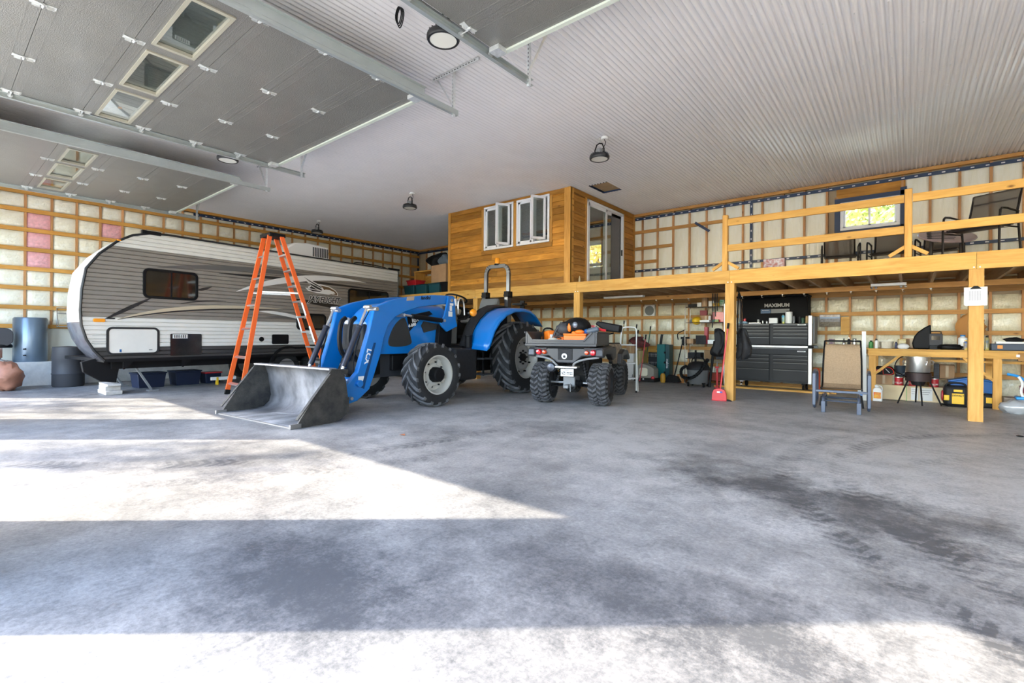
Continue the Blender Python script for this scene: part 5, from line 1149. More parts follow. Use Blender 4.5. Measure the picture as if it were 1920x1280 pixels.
single(MB().lathe([(0,0),(.065,0),(.068,.03),(.068,.42),(.05,.48),(.03,.5),(0,.5)],n=18).build('gas_bottle', M('orange_red_paint',(.62,.07,.02),.35,coat=.3), smooth=True), 'orange-red cylinder between the tool chest and glider', 'cylinder', (-1.44,11.55,.005))
lum_ = thing('lumber', 'long boards lying on the floor under the tool chest', 'lumber', (-2.2,11.5,0))
for k, (x0, x1, y) in enumerate(((-1.2,1.0,-.12),(-.9,1.1,.0),(-1.1,.6,.7))): MB().box(x0,x1,y,y+.09,0,.035).build('board', WX, lum_)
# things left of the chest
pnl = single(MB().box(-.03,.03,0,.02,.0,.56).build('white_board', WHT, bevel=.003), 'narrow white board standing by the left side of the chest', 'board', (-3.10,11.5,.17)); pnl.location.z = .0; pnl.scale=(1,1,1.3)
pb = single(MB().ball((0,0,0),(.09,.07,.17),12,9,noise=.08,seed=8).build('plastic_bag', M('cream_bag',(.70,.64,.50),.4), smooth=60), 'cream bag hanging left of the black chest lid', 'bag', (-3.12,12.05,1.80))
def coat(lab, x, y, z, rx, rz, seed, mat, nm='coat', cat='coat', n_=.13):
    r_ = random.Random(seed); mb = MB()
    # one crumpled surface: folds from layered sines, ragged lower hem
    ph = [r_.uniform(0,6.28) for _ in range(6)]
    def fn(u, v):
        a = 2*pi*u; t = -pi/2+pi*v
        f = 1 + .26*sin(3*a+ph[0]+2.5*v) + .16*sin(5*a+ph[1]-4*v) + .20*sin(9*v+ph[2]+a) + .08*sin(11*a+ph[3]+9*v)
        c = max(.0, cos(t))**.45*(.75+.45*(1-v))
        return (rx*f*c*cos(a)+.25*rx*sin(2.2*v*pi+ph[4]), max(.07, rx*.6)*f*c*sin(a), rz*sin(t)*(1+.10*sin(4*a+ph[5])))
    mb.sheet(fn, 28, 18); o = mb.build(nm, mat, smooth=75); return single(o, lab, cat, (x, y, z))
coat('dark jacket hanging on the left face of the post with the red dustpan', -2.68,9.29,1.02,.115,.24,3,BLACK,'jacket'); coat('dark jacket bundle hanging on the right of the post beside the chest', -2.28,9.32,1.00,.11,.26,5,BLKP,'jacket')
tp = thing('hanging_hose', 'thin black hose and strap loops hanging on the second post', 'hose', (-2.36,9.26,0))
for k in range(3): MB().tube(sm([(.0,.02*k,1.95),(.05+.02*k,.02*k,1.7),(.03,.02*k,1.1-.1*k),(-.02,.02*k,1.3),(.0,.02*k,1.9)],2),.007,6).build('loop', BLACK, tp, smooth=True)
sp = thing('ratchet_straps', 'black straps hanging from the loft joist left of the post', 'straps', (-3.23,10.8,0))
for k in range(4): MB().box(-.05+.03*k,-.03+.03*k,.01*k,.01*k+.006,1.32+.12*k,2.06).build('strap', BLACK, sp)
# dustpan on the post
dp = thing('dustpan', 'red long-handled dustpan leaning on the timber post', 'dustpan', (-2.58,8.93,0))
MB().prism([(-.12,0),(.13,0),(.125,.12),(.10,.19),(.03,.215),(-.03,.215),(-.09,.19),(-.115,.12)],'xz',-.02,.02).box(-.12,.13,-.06,.02,0,.012).build('pan', RED, dp, bevel=.008); MB().tube([(.02,0,.2),(.115,.08,1.27)],.014,8).build('handle', RED, dp, smooth=True); MB().tube([(.115,.08,1.27),(.125,.088,1.37)],.017,8).build('grip', BLACK, dp, smooth=True)
MB().box(-.03,.04,-.023,-.02,.14,.165).build('sticker', WHT, dp); MB().box(.02,.06,-.0235,-.02,.14,.165).build('sticker', M('blue_print',(.03,.08,.4),.4), dp); MB().prism([(.10,0),(.21,0),(.19,.02),(.12,.035)],'xz',-.01,.03).build('brush', BLACK, dp)
# shop vacuum
vc = thing('shop_vacuum', 'grey wheeled shop vacuum with a black ribbed hose', 'vacuum', (-3.68,11.15,0))
MB().lathe([(0,.06),(.20,.06),(.215,.08),(.235,.36),(.24,.38),(0,.38)],n=28).build('tank', M('mid_grey_plastic',(.14,.145,.15),.5), vc, smooth=True)
MB().lathe([(.25,.38),(.25,.43),(.20,.52),(.12,.56),(0,.57)],n=28).build('lid', BLKP, vc, smooth=True); MB().tube(sm([(-.15,0,.52),(-.12,0,.66),(.12,0,.66),(.15,0,.52)],2),.014,6).build('handle', BLACK, vc, smooth=True)
hp = sm([(-.22,-.1,.46),(-.32,-.18,.40),(-.30,-.25,.22),(-.1,-.30,.18),(.08,-.29,.28),(.22,-.22,.50),(.24,-.1,.62)],3)
hm = MB().tube(hp, [.038 if i%2 else .030 for i in range(len(hp))], 10).build('hose', BLACK, vc, smooth=20); MB().cyl((-.05,-.02,.55),(-.05,-.02,.82),.022).build('wand_stub', BLACK, vc, bevel=.004)
for a in (40,140,220,320): x, y = .22*cos(radians(a)), .22*sin(radians(a)); MB().cyl((x-.015,y,.035),(x+.015,y,.035),.034,n=12).box(x-.03,x+.03,y-.03,y+.03,.06,.10).build('caster', BLACK, vc, bevel=.004)
wd = single(MB().cyl((0,0,0),(.07,.12,1.02),.028,n=10).build('vacuum_wand', BLACK, smooth=True), 'black tube leaning right of the shop vacuum', 'pipe', (-3.40,11.05,.01))
jk2 = thing('bottle_jack', 'red tall jack on the floor between vacuum and post', 'jack', (-3.28,11.2,0)); MB().box(-.04,.04,-.04,.04,0,.03).cyl((0,0,.03),(0,0,.42),.022).build('body', RED, jk2, bevel=.004); MB().cyl((0,0,.42),(0,0,.58),.012).build('screw', GREY, jk2); MB().cb((0,0,.45),(.08,.03,.04)).build('saddle', RED, jk2)
# wire shelf rack
sr = thing('wire_shelf_rack', 'chrome wire shelving rack full of odds and ends', 'shelf rack', (-3.72,11.85,0))
for x in (-.45,.45):
    for y in (-.17,.17): MB().cyl((x,y,0),(x,y,1.88),.012,n=8).build('post', CHROME, sr, smooth=True)
SHZ = (.10,.60,.95,1.46,1.83)
for z in SHZ:
    mb = MB().tube([(-.45,-.17,z),(.45,-.17,z),(.45,.17,z),(-.45,.17,z)],.006,5,closed=True)
    for k in range(24): mb.bar((-.44+.038*k,-.17,z),(-.44+.038*k,.17,z),.003,.003)
    mb.build('wire_shelf', CHROME, sr, fix=False)
rnd = random.Random(9)
def bxt(lab, x, y, z, w_, d, h_, mat, rz=0, nm='box', cat='box', flap=False):
    t = thing(nm, lab, cat, (x, y, z), rz); MB().box(-w_/2,w_/2,-d/2,d/2,0,h_).build('body', mat, t, bevel=.004)
    if flap: MB().box(-w_/2,w_/2,-d/2-.002,d/2+.002,h_+.001,h_+.006).build('lid', mat, t); MB().box(-.02,.02,-d/2-.004,-d/2-.001,h_*.1,h_*.98).build('tape', M('packing_tape',(.50,.34,.18),.3) if 'packing_tape' not in bpy.data.materials else bpy.data.materials['packing_tape'], t)
    return t
z5 = SHZ[4]+.008
bxt('white carton on the rack top shelf, left of the brown carton', -3.86,11.8,z5,.10,.12,.10,WHT); bxt('upright brown carton on the rack top shelf', -3.74,11.8,z5,.12,.12,.22,CARD,flap=True)
bxt('black bag roll at the left end of the rack top shelf', -4.02,11.8,z5,.2,.18,.07,BLKP,8); bxt('tilted white carton on the rack top shelf by the straps', -3.60,11.8,z5,.11,.1,.13,WHT,12)
bxt('green and white carton on the rack top shelf near the post', -3.35,11.8,z5+.0,.10,.1,.15,M('green_box',(.03,.28,.10),.5,col2=(.7,.7,.66),ns=12)); bxt('low yellow case on the rack top shelf near the post', -3.47,11.72,z5,.13,.1,.07,YEL)
z4 = SHZ[3]+.008
hl = thing('hard_hat', 'yellow hard hat with muffs on the rack upper middle shelf', 'helmet', (-3.93,11.78,z4)); MB().ball((0,0,.04),(.11,.12,.10),16,10).build('shell', YEL, hl, smooth=True); MB().lathe([(.0,-.02),(.03,-.02),(.05,.05),(0,.05)],c=(-.13,-.04,.03),n=12,axis='x').build('ear_cup', GREY, hl, smooth=True)
bxt('white flat tray on the rack upper middle shelf', -3.71,11.76,z4,.22,.2,.05,WHT); jar('white tin on the tray of the upper middle shelf', -3.62,11.76,z4+.055,.03,.10,WHT,GREY,neck=.9)
bxt('red case on the rack upper middle shelf by the post', -3.43,11.84,z4,.24,.16,.24,RED); bxt('low brown carton behind the tray on the rack', -3.74,11.9,z4+.0,.26,.08,.16,CARD,flap=True); bxt('blue and green packet at the front of the rack shelf', -3.47,11.70,z4,.14,.05,.06,M('teal_packet',(.02,.25,.25),.5,col2=(.5,.5,.1),ns=14))
bxt('dark red carton high at the back of the rack', -3.80,11.9,z4+.17,.16,.08,.12,M('maroon',(.25,.02,.03),.5))
z3 = SHZ[2]+.008
bxt('black tilted tool case on the rack middle shelf', -3.83,11.78,z3,.22,.2,.20,BLKP,20); bxt('red oblong case standing behind on the rack middle shelf', -3.72,11.86,z3+.0,.08,.1,.40,M('deep_red',(.40,.02,.04),.4),0); bxt('white long carton on the rack middle shelf', -3.52,11.78,z3,.26,.16,.10,WHT,6)
bxt('brown carton at the left of the rack middle shelf', -4.06,11.8,z3,.16,.2,.11,CARD,flap=True); bxt('small pale carton on the rack middle shelf near the post', -3.34,11.74,z3,.08,.1,.14,WHT)
z2 = SHZ[1]+.008
bxt('low dark bin on the rack lower shelf', -3.95,11.8,z2,.3,.24,.14,BLKP); bxt('tan bag on the rack lower shelf', -3.62,11.82,z2,.22,.2,.2,M('tan_bag',(.28,.17,.08),.8)); bxt('dark case near the post on the rack lower shelf', -3.37,11.8,z2,.18,.2,.15,DKGR)
bxt('orange-brown carton on the floor left of the vacuum', -4.28,11.8,0,.18,.2,.2,M('orange_carton',(.42,.16,.03),.6),flap=True); bxt('red carton on the rack bottom shelf', -3.5,11.8,SHZ[0]+.008,.3,.2,.18,M('brick_red',(.3,.05,.03),.6)); bxt('yellow carton on the rack bottom shelf', -3.9,11.85,SHZ[0]+.008,.2,.15,.16,CARD,flap=True)
# teal case, trimmer, generator, socket board, blades, brooms
tb = thing('tool_case', 'tall teal hard case standing against the back wall', 'case', (-4.76,11.95,0)); MB().box(-.16,.05,-.16,.1,.0,.93).build('body', M('teal_plastic',(.005,.13,.13),.4), tb, bevel=.012); MB().box(.052,.16,-.15,.1,.0,.92).build('side', M('dark_teal',(.004,.05,.06),.4), tb, bevel=.01)
for z in (.2,.45,.7): MB().box(.03,.07,-.175,-.155,z,z+.05).build('latch', BLACK, tb)
text('lettering', 'makita', .09, WHITEP, tb, (.11,-.152,.45), rot=(pi/2,radians(90),0))
tm = thing('string_trimmer', 'black string trimmer standing upright by the wall', 'trimmer', (-4.42,11.75,0), 0)
MB().tube([(0,-.1,.12),(.17,.1,1.15)],.014,8).build('shaft', BLACK, tm, smooth=True); MB().ball((.18,.1,1.0),(.07,.07,.10),12,8,noise=.05).box(.10,.28,.05,.15,1.06,1.12).build('engine', BLKP, tm, smooth=40); MB().tube(sm([(.02,.1,1.05),(.0,.08,1.2),(.10,.1,1.25),(.2,.1,1.3)],2),.012,6).build('handle', BLACK, tm, smooth=True)
MB().prism([(-.25,0),(.18,.02),(.10,.16),(-.1,.20)],'xz',-.2,-.06).build('guard', BLACK, tm, bevel=.01)
ye = single(MB().lathe([(0,0),(.05,0),(.062,.05),(.062,.17),(.04,.22),(0,.23)],n=14).build('ribbed_bottle', M('mustard',(.50,.25,.02),.5), smooth=True), 'mustard yellow bottle before the teal case', 'bottle', (-4.64,11.5,.0))
gn = thing('snow_blower', 'dark snow blower with a cream engine cover by the wall', 'snow blower', (-5.03,11.42,0))
MB().box(-.26,.28,-.18,.2,.02,.10).build('deck', BLKP, gn, bevel=.01); MB().prism([(-.22,.10),(.24,.10),(.24,.33),(.12,.40),(-.10,.47),(-.2,.38)],'xz',-.12,.18).build('engine_cover', M('warm_grey_cover',(.30,.28,.24),.5), gn, bevel=.02); MB().prism(rrect(-.02,.25,.22,.20,.05,3),'xz',-.14,-.122).build('headlamp_cover', M('cream_glossy',(.85,.80,.62),.25,coat=.6), gn, bevel=.006); MB().ball((.24,-.17,.12),(.05,.03,.04),10,6).build('red_knob', RED, gn, smooth=True)
for x in (-.15,.0): MB().cyl((x,-.185,.08),(x,-.18,.08),.02).build('bolt_cap', WHT, gn)
sq = thing('snow_brush', 'red-handled brush leaning upright behind the snow blower', 'brush', (-5.12,11.25,0)); MB().tube([(0,-.02,.02),(.08,.12,1.05)],.013,8).build('handle', M('red_pole',(.55,.02,.03),.35), sq, smooth=True); MB().tube([(.08,.12,1.05),(.088,.135,1.17)],.018,8).build('grip', BLACK, sq, smooth=True)
rk = thing('wrench_rack', 'rack of hanging wrenches low on the back wall', 'tool rack', (-5.17,12.2,.35)); MB().box(-.15,.15,0,.02,0,.36).build('backing', DKGR, rk)
for r_, z in enumerate((.30,.08)):
    MB().box(-.15,.15,-.02,0,z,z+.02).build('rail', GREY, rk)
    for k in range(8): MB().bar((-.13+k*.036,-.025,z+.03),(-.13+k*.036,-.025,z-.06),.01,.006).build('wrench', ALU, rk)
sk = single(MB().bar((0,0,0),(.12,.12,1.18),.06,.02,up=(0,1,0)).build('long_level', BLKP, bevel=.004), 'dark long level leaning left of the teal case', 'level', (-5.02,11.95,.0))
for k, (x, y, dx, h_, mt, lb) in enumerate(((-5.86,11.6,.0,1.45,M('wood_handle',(.45,.30,.12),.6),'wooden broom handle leaning behind the quad box'), (-5.62,11.75,.05,1.35,BLKP,'dark shovel handle leaning right of the broom handle'), (-5.5,11.6,.04,1.2,GREY,'grey rake handle leaning near the white stepladder'), (-5.3,11.85,.07,1.3,M('green_handle',(.03,.12,.06),.5),'green-tipped pole leaning behind the white stepladder'))):
    t = thing('pole', lb, 'tool handle', (x, y, 0)); MB().tube([(0,0,.0),(dx,.25,h_)],.013,7).build('handle', mt, t, smooth=True); MB().tube([(dx,.25,h_),(dx*1.05,.265,h_+.09)],.017,7).build('grip', BLACK, t, smooth=True)
bxt('tall white tool cabinet behind the white stepladder', -5.56,11.75,0,.18,.26,.68,WHT,0,'cabinet','cabinet'); bxt('brown carton on top of the tall white cabinet', -5.58,11.75,.685,.22,.2,.19,CARD,4,flap=True)
bxt('tall yellow carton right of the white cabinet', -5.33,11.8,0,.2,.24,.76,M('dull_yellow',(.33,.26,.09),.7),0,'carton','box',True)
coat('tangle of red and dark caps on top of the tall cartons', -5.36,11.75,.98,.20,.13,12,M('red_dark_cloth',(.20,.03,.03),.8,col2=(.03,.03,.03),ns=14),'cap_pile','caps')
vt = thing('speaker_vent', 'round grey speaker grille on a white square on the back wall', 'speaker', (-5.33,YB-.03,1.81)); MB().box(-.14,.14,-.006,.0,-.14,.14).build('plate', WHT, vt, bevel=.002); MB().lathe([(0,-.014),(.12,-.014),(.128,-.006)],n=28,axis='y').build('grille', M('grey_mesh',(.20,.21,.20),.6), vt, smooth=True)
# ------------------------------------------------------------------ workbench and things on and under it
wbk = thing('workbench', 'long timber workbench along the back wall', 'workbench', (.7,11.3,0))
W = lambda nm, mb, mat, **k: mb.build(nm, mat, wbk, **k)
W('worktop', MB().box(-1.26,2.6,-.50,.72,.905,.935), WX); W('front_apron', MB().box(-1.26,.62,-.50,-.46,.81,.903), WX); W('front_apron', MB().box(.63,2.6,-.42,-.38,.78,.903), GIRX); W('rear_apron', MB().box(-1.26,2.6,.66,.70,.81,.903), GIRX)
for x in (-1.2,.40,2.2): W('leg', MB().box(x-.05,x+.05,-.455,-.36,0,.808), WZ); W('leg', MB().box(x-.045,x+.045,.6,.66,0,.9), WZ)
W('brace', MB().bar((-1.2,-.43,.45),(-.82,-.43,.81),.04,.09,up=(0,1,0)), WX); W('brace', MB().bar((.36,-.40,.45),(.0,-.40,.81),.04,.09,up=(0,1,0)), WX); W('shelf_rail', MB().box(-.8,.9,-.2,-.16,.72,.76), WX); W('lower_shelf', MB().box(-.9,.3,.3,.7,.38,.40), DECK)
for x, z in ((.62,.86),): W('screw_plate', MB().box(x-.02,x+.02,-.505,-.5,z-.02,z+.02), WHT)
zb = .937
stl = single(MB().box(-.03,.03,-.012,.012,0,1.24).build('steel_stud', M('dull_zinc',(.50,.50,.48),.45,.4)), 'grey metal stud leaning upright behind the glider', 'metal stud', (-.60,10.76,.0), rot=(radians(-1.5),radians(-1),0))
jar('white spray can on the bench left end', -.45,11.0,zb,.028,.17,WHT,BLACK); jar('green bottle at the left end of the bench by the stud', -.53,11.05,zb,.035,.14,M('green_bottle',(.05,.25,.05),.4),BLACK)
bk2 = single(MB().lathe([(.085,0),(.105,.12),(.11,.125),(.10,.12),(.08,.01),(0,.01)],n=22).build('basket', M('cream_basket',(.70,.66,.55),.7,bump=.5,bs=60), smooth=True), 'low cream basket on the bench', 'basket', (-.31,11.15,zb))
jar('small dark bottle right of the cream basket', -.17,11.15,zb,.02,.12,M('navy_bottle',(.02,.03,.10),.3),BLACK)
bxt('stack of small yellow and white boxes at the bench back', -.09,11.35,zb,.11,.1,.17,M('yellow_white_box',(.75,.68,.45),.6,col2=(.5,.35,.05),ns=11),4)
single(MB().ball((0,0,.04),(.085,.06,.055),12,8,noise=.09,seed=3).build('cloth', M('white_cloth',(.80,.80,.80),.8), smooth=60), 'crumpled white cloth on the bench edge', 'cloth', (-.07,10.98,zb))
bxt('brown carton behind the white cloth on the bench', .04,11.5,zb,.24,.12,.18,CARD,flap=True)
bg_ = thing('soft_case', 'black upright instrument bag standing on the bench', 'bag', (.19,11.2,zb)); MB().prism([(-.12,0),(.10,0),(.12,.20),(.11,.43),(.03,.38),(-.06,.30),(-.11,.22),(-.14,.10)],'xz',-.1,.1).build('body', BLACK, bg_, bevel=.02); MB().tube(sm([(-.05,-.11,.0),(-.04,-.13,-.06),(.06,-.13,-.06),(.06,-.11,.0)],1),.006,5).build('strap', BLACK, bg_)
rd = thing('radio', 'grey-black workshop radio on the bench right of the black bag', 'radio', (.365,11.15,zb+.06)); MB().box(-.09,.09,-.06,.06,0,.21).build('body', DKGR, rd, bevel=.012); MB().box(-.055,.055,-.064,-.06,.10,.17).build('display', DGLS, rd); MB().box(-.08,.08,-.055,.05,-.06,-.001).build('stand', BLKP, rd); MB().tube(sm([(-.07,0,.21),(-.07,0,.25),(.07,0,.25),(.07,0,.21)],1),.008,6).build('handle', BLACK, rd)
single(MB().ball((0,0,.04),(.17,.10,.05),14,8,noise=.2,seed=6).build('tool_heap', BLACK, smooth=50), 'dark heap of cables and gloves on the bench', 'cables', (.55,11.05,zb))
jar('white jug on the bench left of the post', .72,11.3,zb,.06,.25,WHT,M('blue_lid',(.03,.2,.5),.4)); jar('blue bottle with a yellow base before the white jug', .74,11.0,zb,.03,.16,M('blue_yel',(.03,.12,.40),.4,col2=(.8,.6,.05),ns=10),YEL); bxt('yellow packet on the bench beside the post', .79,10.95,zb,.07,.06,.1,YEL)
single(MB().ball((0,0,0),(.20,.06,.24),18,12,noise=.10,seed=21).build('work_jacket', M('rust_orange_cloth',(.48,.22,.06),.8), smooth=70), 'rust orange jacket hanging on the wall behind the clipboard post', 'jacket', (.88,12.16,1.34))
jar('blue and yellow spray can right of the clipboard post', .99,10.98,zb,.03,.23,M('blue_can',(.02,.08,.22),.3,col2=(.7,.55,.05),ns=5),BLACK)
dc = thing('drill_case', 'flat dark blue tool case with orange latches on the bench', 'case', (1.25,11.02,zb)); MB().box(-.22,.24,-.13,.13,0,.11).build('body', M('dark_blue_case',(.03,.045,.075),.45), dc, bevel=.01)
for x in (-.12,.19): MB().box(x-.03,x+.03,-.137,-.131,.03,.085).build('latch', M('latch_orange',(.75,.28,.02),.4), dc)
single(MB().box(-.17,.17,-.1,.1,0,.03).build('manual', WHT), 'white manual lying on the dark blue tool case', 'book', (1.26,11.02,zb+.112)); single(MB().ball((0,0,.03),(.12,.08,.04),12,7,noise=.2,seed=9).build('cables', BLACK, smooth=50), 'black cable tangle on top of the white manual', 'cable', (1.3,11.02,zb+.142))
jar('chrome cylinder behind the glider top, leftmost of the bottles', -.98,11.5,zb,.025,.17,CHROME,BLACK); jar('dark bottle behind the glider top, second from left', -.90,11.5,zb,.025,.19,BLKP,CHROME); jar('silver tin behind the glider top, third from left', -.81,11.5,zb,.032,.17,ALU,BLACK,neck=.9)
bxt('purple and brown packet behind the glider, left end', -1.18,11.5,zb,.1,.06,.16,M('purple_box',(.10,.03,.12),.5,col2=(.45,.35,.2),ns=8)); W('worktop_left', MB().box(-2.0,-1.26,.0,.72,.905,.935), WX)
# under the bench
pt = thing('turkey_fryer', 'aluminium stock pot on a black tripod burner stand', 'cooker', (.13,10.72,0))
MB().lathe([(0,.55),(.155,.55),(.16,.56),(.16,.80),(.172,.805),(.172,.815),(.152,.815),(.152,.57),(0,.57)],n=32).build('pot', M('brushed_aluminium',(.58,.58,.57),.3,.9,bump=.1,bs=30,stretch=(1,1,8)), pt, smooth=True)
for q in (-1,1):
    a = radians(-90+q*75) if 0 else (0 if q > 0 else pi)
    for s in (-.05,.05): MB().tube(sm([(q*.158,s,.75),(q*.20,s*.8,.745),(q*.20,s*.6,.70),(q*.16,s,.69)],1),.006,6).build('pot_handle', ALU, pt, smooth=True)
MB().tube([(q*.19,-.11,.74) for q in (0,)]+[(.12,-.13,.74),(.10,-.135,.68)],.006,6).build('pot_handle', ALU, pt)
MB().lathe([(.165,.40),(.175,.40),(.175,.54),(.165,.54)],n=28,closed=True).build('burner_ring', M('scorched_steel',(.06,.04,.04),.5,.4), pt, smooth=True); MB().lathe([(0,.33),(.08,.33),(.11,.42),(.11,.46),(0,.46)],n=20).build('burner', BLKP, pt, smooth=True)
for a in (-150,-80,-15,95): c_, s_ = cos(radians(a)), sin(radians(a)); MB().tube([(.15*c_,.15*s_,.42),(.31*c_,.27*s_,.012)],.012,6).build('stand_leg', BLACK, pt)
MB().tube(sm([(-.1,-.05,.42),(-.2,-.1,.5),(-.33,0,.55),(-.28,.05,.78),(-.1,.18,.84)],3),.008,6).build('gas_hose', BLACK, pt, smooth=True)
cr = thing('crate', 'long pale plywood crate with printed sheets under the bench', 'crate', (-.02,11.30,0)); MB().box(-.50,.52,-.15,.15,0.01,.275).build('body', M('pale_ply',(.72,.56,.32),.6,col2=(.80,.66,.42),ns=3,stretch=(.3,1,1)), cr, bevel=.003)
for x0, x1, z0, z1 in ((.06,.16,.03,.25),(.18,.35,.03,.25)):
    p_ = MB().box(x0,x1,-.154,-.151,z0,z1).build('printed_sheet', WHT, cr)
    for k in range(3): MB().box(x0+.01,x1-.01-.02*k,-.1555,-.154,z1-.04-.035*k,z1-.036-.035*k).build('print_line', BLACK, p_)
single(MB().box(-.004,.004,-.002,.002,0,.26).bar((0,0,.26),(-.03,0,.28),.008,.004).build('green_strap', M('green_strap',(.05,.35,.06),.5)), 'green strap hanging before the pale crate', 'strap', (-.02,11.08,.01))
for (x, lb) in ((-.13,'red paint can on the crate left of the burner stand'), (.07,'red paint can on the crate behind the burner legs'), (.35,'red paint can on the crate right of the burner stand')):
    t = thing('paint_can', lb, 'can', (x,11.2,.278), group='red cans on the crate'); MB().lathe([(0,0),(.062,0),(.062,.135),(0,.135)],n=22).build('body', RED, t, smooth=True); MB().lathe([(0,.136),(.063,.136),(.063,.148),(.05,.145),(0,.145)],n=22).build('lid', ALU, t, smooth=True)
    MB().lathe([(.0625,.03),(.0635,.03),(.0635,.06),(.0625,.06)],n=22,closed=True).build('label_band', M('label_white',(.80,.75,.72),.5,col2=(.5,.03,.04),ns=30) if 'label_white' not in bpy.data.materials else bpy.data.materials['label_white'], t)
bxt('brown carton on the left end of the pale crate', -.35,11.25,.278,.25,.22,.17,CARD,3,flap=True)
tg = thing('tool_bag', 'black tool bag with bright red piping on the brown carton', 'bag', (-.34,11.22,.456)); MB().prism([(-.14,0),(.14,0),(.15,.09),(.10,.15),(-.11,.15),(-.15,.08)],'xz',-.09,.09).build('body', BLACK, tg, bevel=.015); MB().tube(sm([(-.01,-.1,.01),(.13,-.1,.01),(.14,-.1,.08),(.09,-.1,.14),(-.02,-.1,.14)],1),.006,6,closed=True).build('red_piping', M('neon_red',(.9,.04,.02),.4), tg, smooth=True); MB().bar((.02,-.1,.11),(.08,-.1,.04),.02,.01).build('print_mark', WHITEP, tg); MB().box(-.12,-.05,-.096,-.091,.05,.09).build('red_patch', RED, tg)
sb = thing('bucket', 'dark blue-grey bucket on the lower bench shelf', 'bucket', (-.12,11.75,.405)); MB().lathe([(0,0),(.07,0),(.085,.19),(.09,.19),(.09,.20),(0,.20)],n=20).build('body', M('slate_blue',(.05,.08,.12),.4), sb, smooth=True); MB().tube(arc((0,.12),.088,190,350,10,'xz',-.08),.003,5).build('bail', ALU, sb)
br = thing('organizer_tower', 'narrow dark drawer tower right of the burner', 'organizer', (.39,11.5,.405))
MB().box(-.035,.035,-.08,.08,0,.27).build('body', M('slate_dark',(.03,.04,.055),.5), br)
for k in range(4): MB().box(-.031,.031,-.086,-.081,.012+k*.066,.066+k*.066).build('drawer', DKGR, br, bevel=.003)
bxt('brown carton on the lower bench shelf right of the drawer tower', .54,11.75,.405,.2,.2,.24,CARD,flap=True)
for x, mt, lb in ((-.42,M('hazard_label',(.80,.45,.03),.4,col2=(.70,.05,.03),ns=14),'white jug with an orange and yellow label by the crate'), (-.64,M('blue_label',(.03,.20,.55),.4,col2=(.7,.7,.72),ns=14),'white jug with a blue label behind the glider leg')):
    t = thing('jug', lb, 'jug', (x,10.82,0)); MB().prism([(-.068,0),(.068,0),(.068,.20),(.03,.245),(-.03,.25),(-.068,.21)],'xz',-.045,.045).build('body', WHT, t, bevel=.012); MB().box(-.055,.05,-.048,-.046,.05,.16).build('label', mt, t); MB().cyl((-.02,0,.25),(-.02,0,.285),.022).build('cap', WHT, t); MB().tube(sm([(.0,-.0,.25),(.02,-.0,.275),(.06,-.0,.26),(.068,0,.19)],2),.009,6).build('handle', WHT, t, smooth=True)
ac2 = thing('air_compressor', 'yellow and black portable compressor under the bench', 'compressor', (.61,10.92,0))
MB().box(-.15,.15,-.13,.15,.0,.34).build('body', BLKP, ac2, bevel=.05); MB().box(-.05,.10,-.14,-.128,.05,.22).build('front_label', M('tool_yellow',(.85,.50,.01),.4), ac2, bevel=.004); text('lettering', 'DEWALT', .036, BLACK, ac2, (.025,-.142,.185), bold=.001); MB().box(-.03,.08,-.14,-.13,.245,.285).build('yellow_panel', YEL, ac2, bevel=.004); MB().box(-.15,-.08,-.145,-.12,.10,.19).build('yellow_side', YEL, ac2, bevel=.01)
MB().tube(sm([(-.13,-.02,.32),(-.08,-.03,.39),(.1,-.03,.39),(.14,-.02,.32)],2),.016,6).build('handle', BLACK, ac2, smooth=True); MB().ball((-.165,-.06,.17),(.02,.05,.09),10,7).build('hose_reel', RED, ac2, smooth=True); MB().tube(sm([(-.17,-.12,.03),(-.08,-.19,.02),(.1,-.2,.02),(.2,-.15,.02)],2),.012,6).build('air_hose', BLACK, ac2, smooth=True)
nl = thing('nail_gun_case', 'black and yellow tool behind the clipboard post base', 'power tool', (1.02,11.05,0)); MB().box(-.10,.08,-.1,.1,0,.22).build('body', BLKP, nl, bevel=.03); MB().box(-.04,.03,-.106,-.1,.08,.17).build('label_panel', YEL, nl); MB().tube(sm([(.08,-.08,.25),(.15,-.12,.22),(.14,-.13,.05),(.05,-.14,.01)],2),.007,6).build('cord', BLACK, nl, smooth=True)
for x, rz, lb in ((.72,-14,'blue crate left of the clipboard post, tilted'), (.98,10,'blue crate right of the clipboard post, tilted')):
    t = thing('plastic_crate', lb, 'crate', (x,11.35,.22), rot=(0,radians(rz),0)); MB().box(-.13,.13,-.15,.15,0,.20).build('body', M('crate_blue',(.015,.13,.42),.4) if 'crate_blue' not in bpy.data.materials else bpy.data.materials['crate_blue'], t, bevel=.01); MB().box(-.14,.14,-.16,.16,.201,.225).build('rim', bpy.data.materials['crate_blue'], t, bevel=.005)
bxt('dark storage box carrying the two blue crates under the bench', .85,11.38,0,.5,.34,.17,BLKP,0,'storage_box','box')
ty = thing('baby_walker', 'bright blue and white frame toy at the right frame edge', 'toy', (1.32,10.62,.2)); MB().tube(sm([(-.14,0,.38),(-.02,0,.36),(.06,0,.28),(.30,0,.28)],2),.02,8).build('blue_bar', M('sky_blue',(.02,.30,.75),.3,coat=.4), ty, smooth=True); MB().tube(sm([(-.02,-.03,.35),(.03,-.04,.25),(.0,-.04,.12),(.04,-.04,.02)],2),.017,8).build('white_tube', WHT, ty, smooth=True); MB().box(-.05,.25,-.1,.1,.0,.05).build('blue_tray', bpy.data.materials['sky_blue'], ty, bevel=.015); MB().box(.02,.3,.0,.2,.1,.2).build('maroon_panel', M('maroon_cloth',(.20,.02,.04),.7), ty)
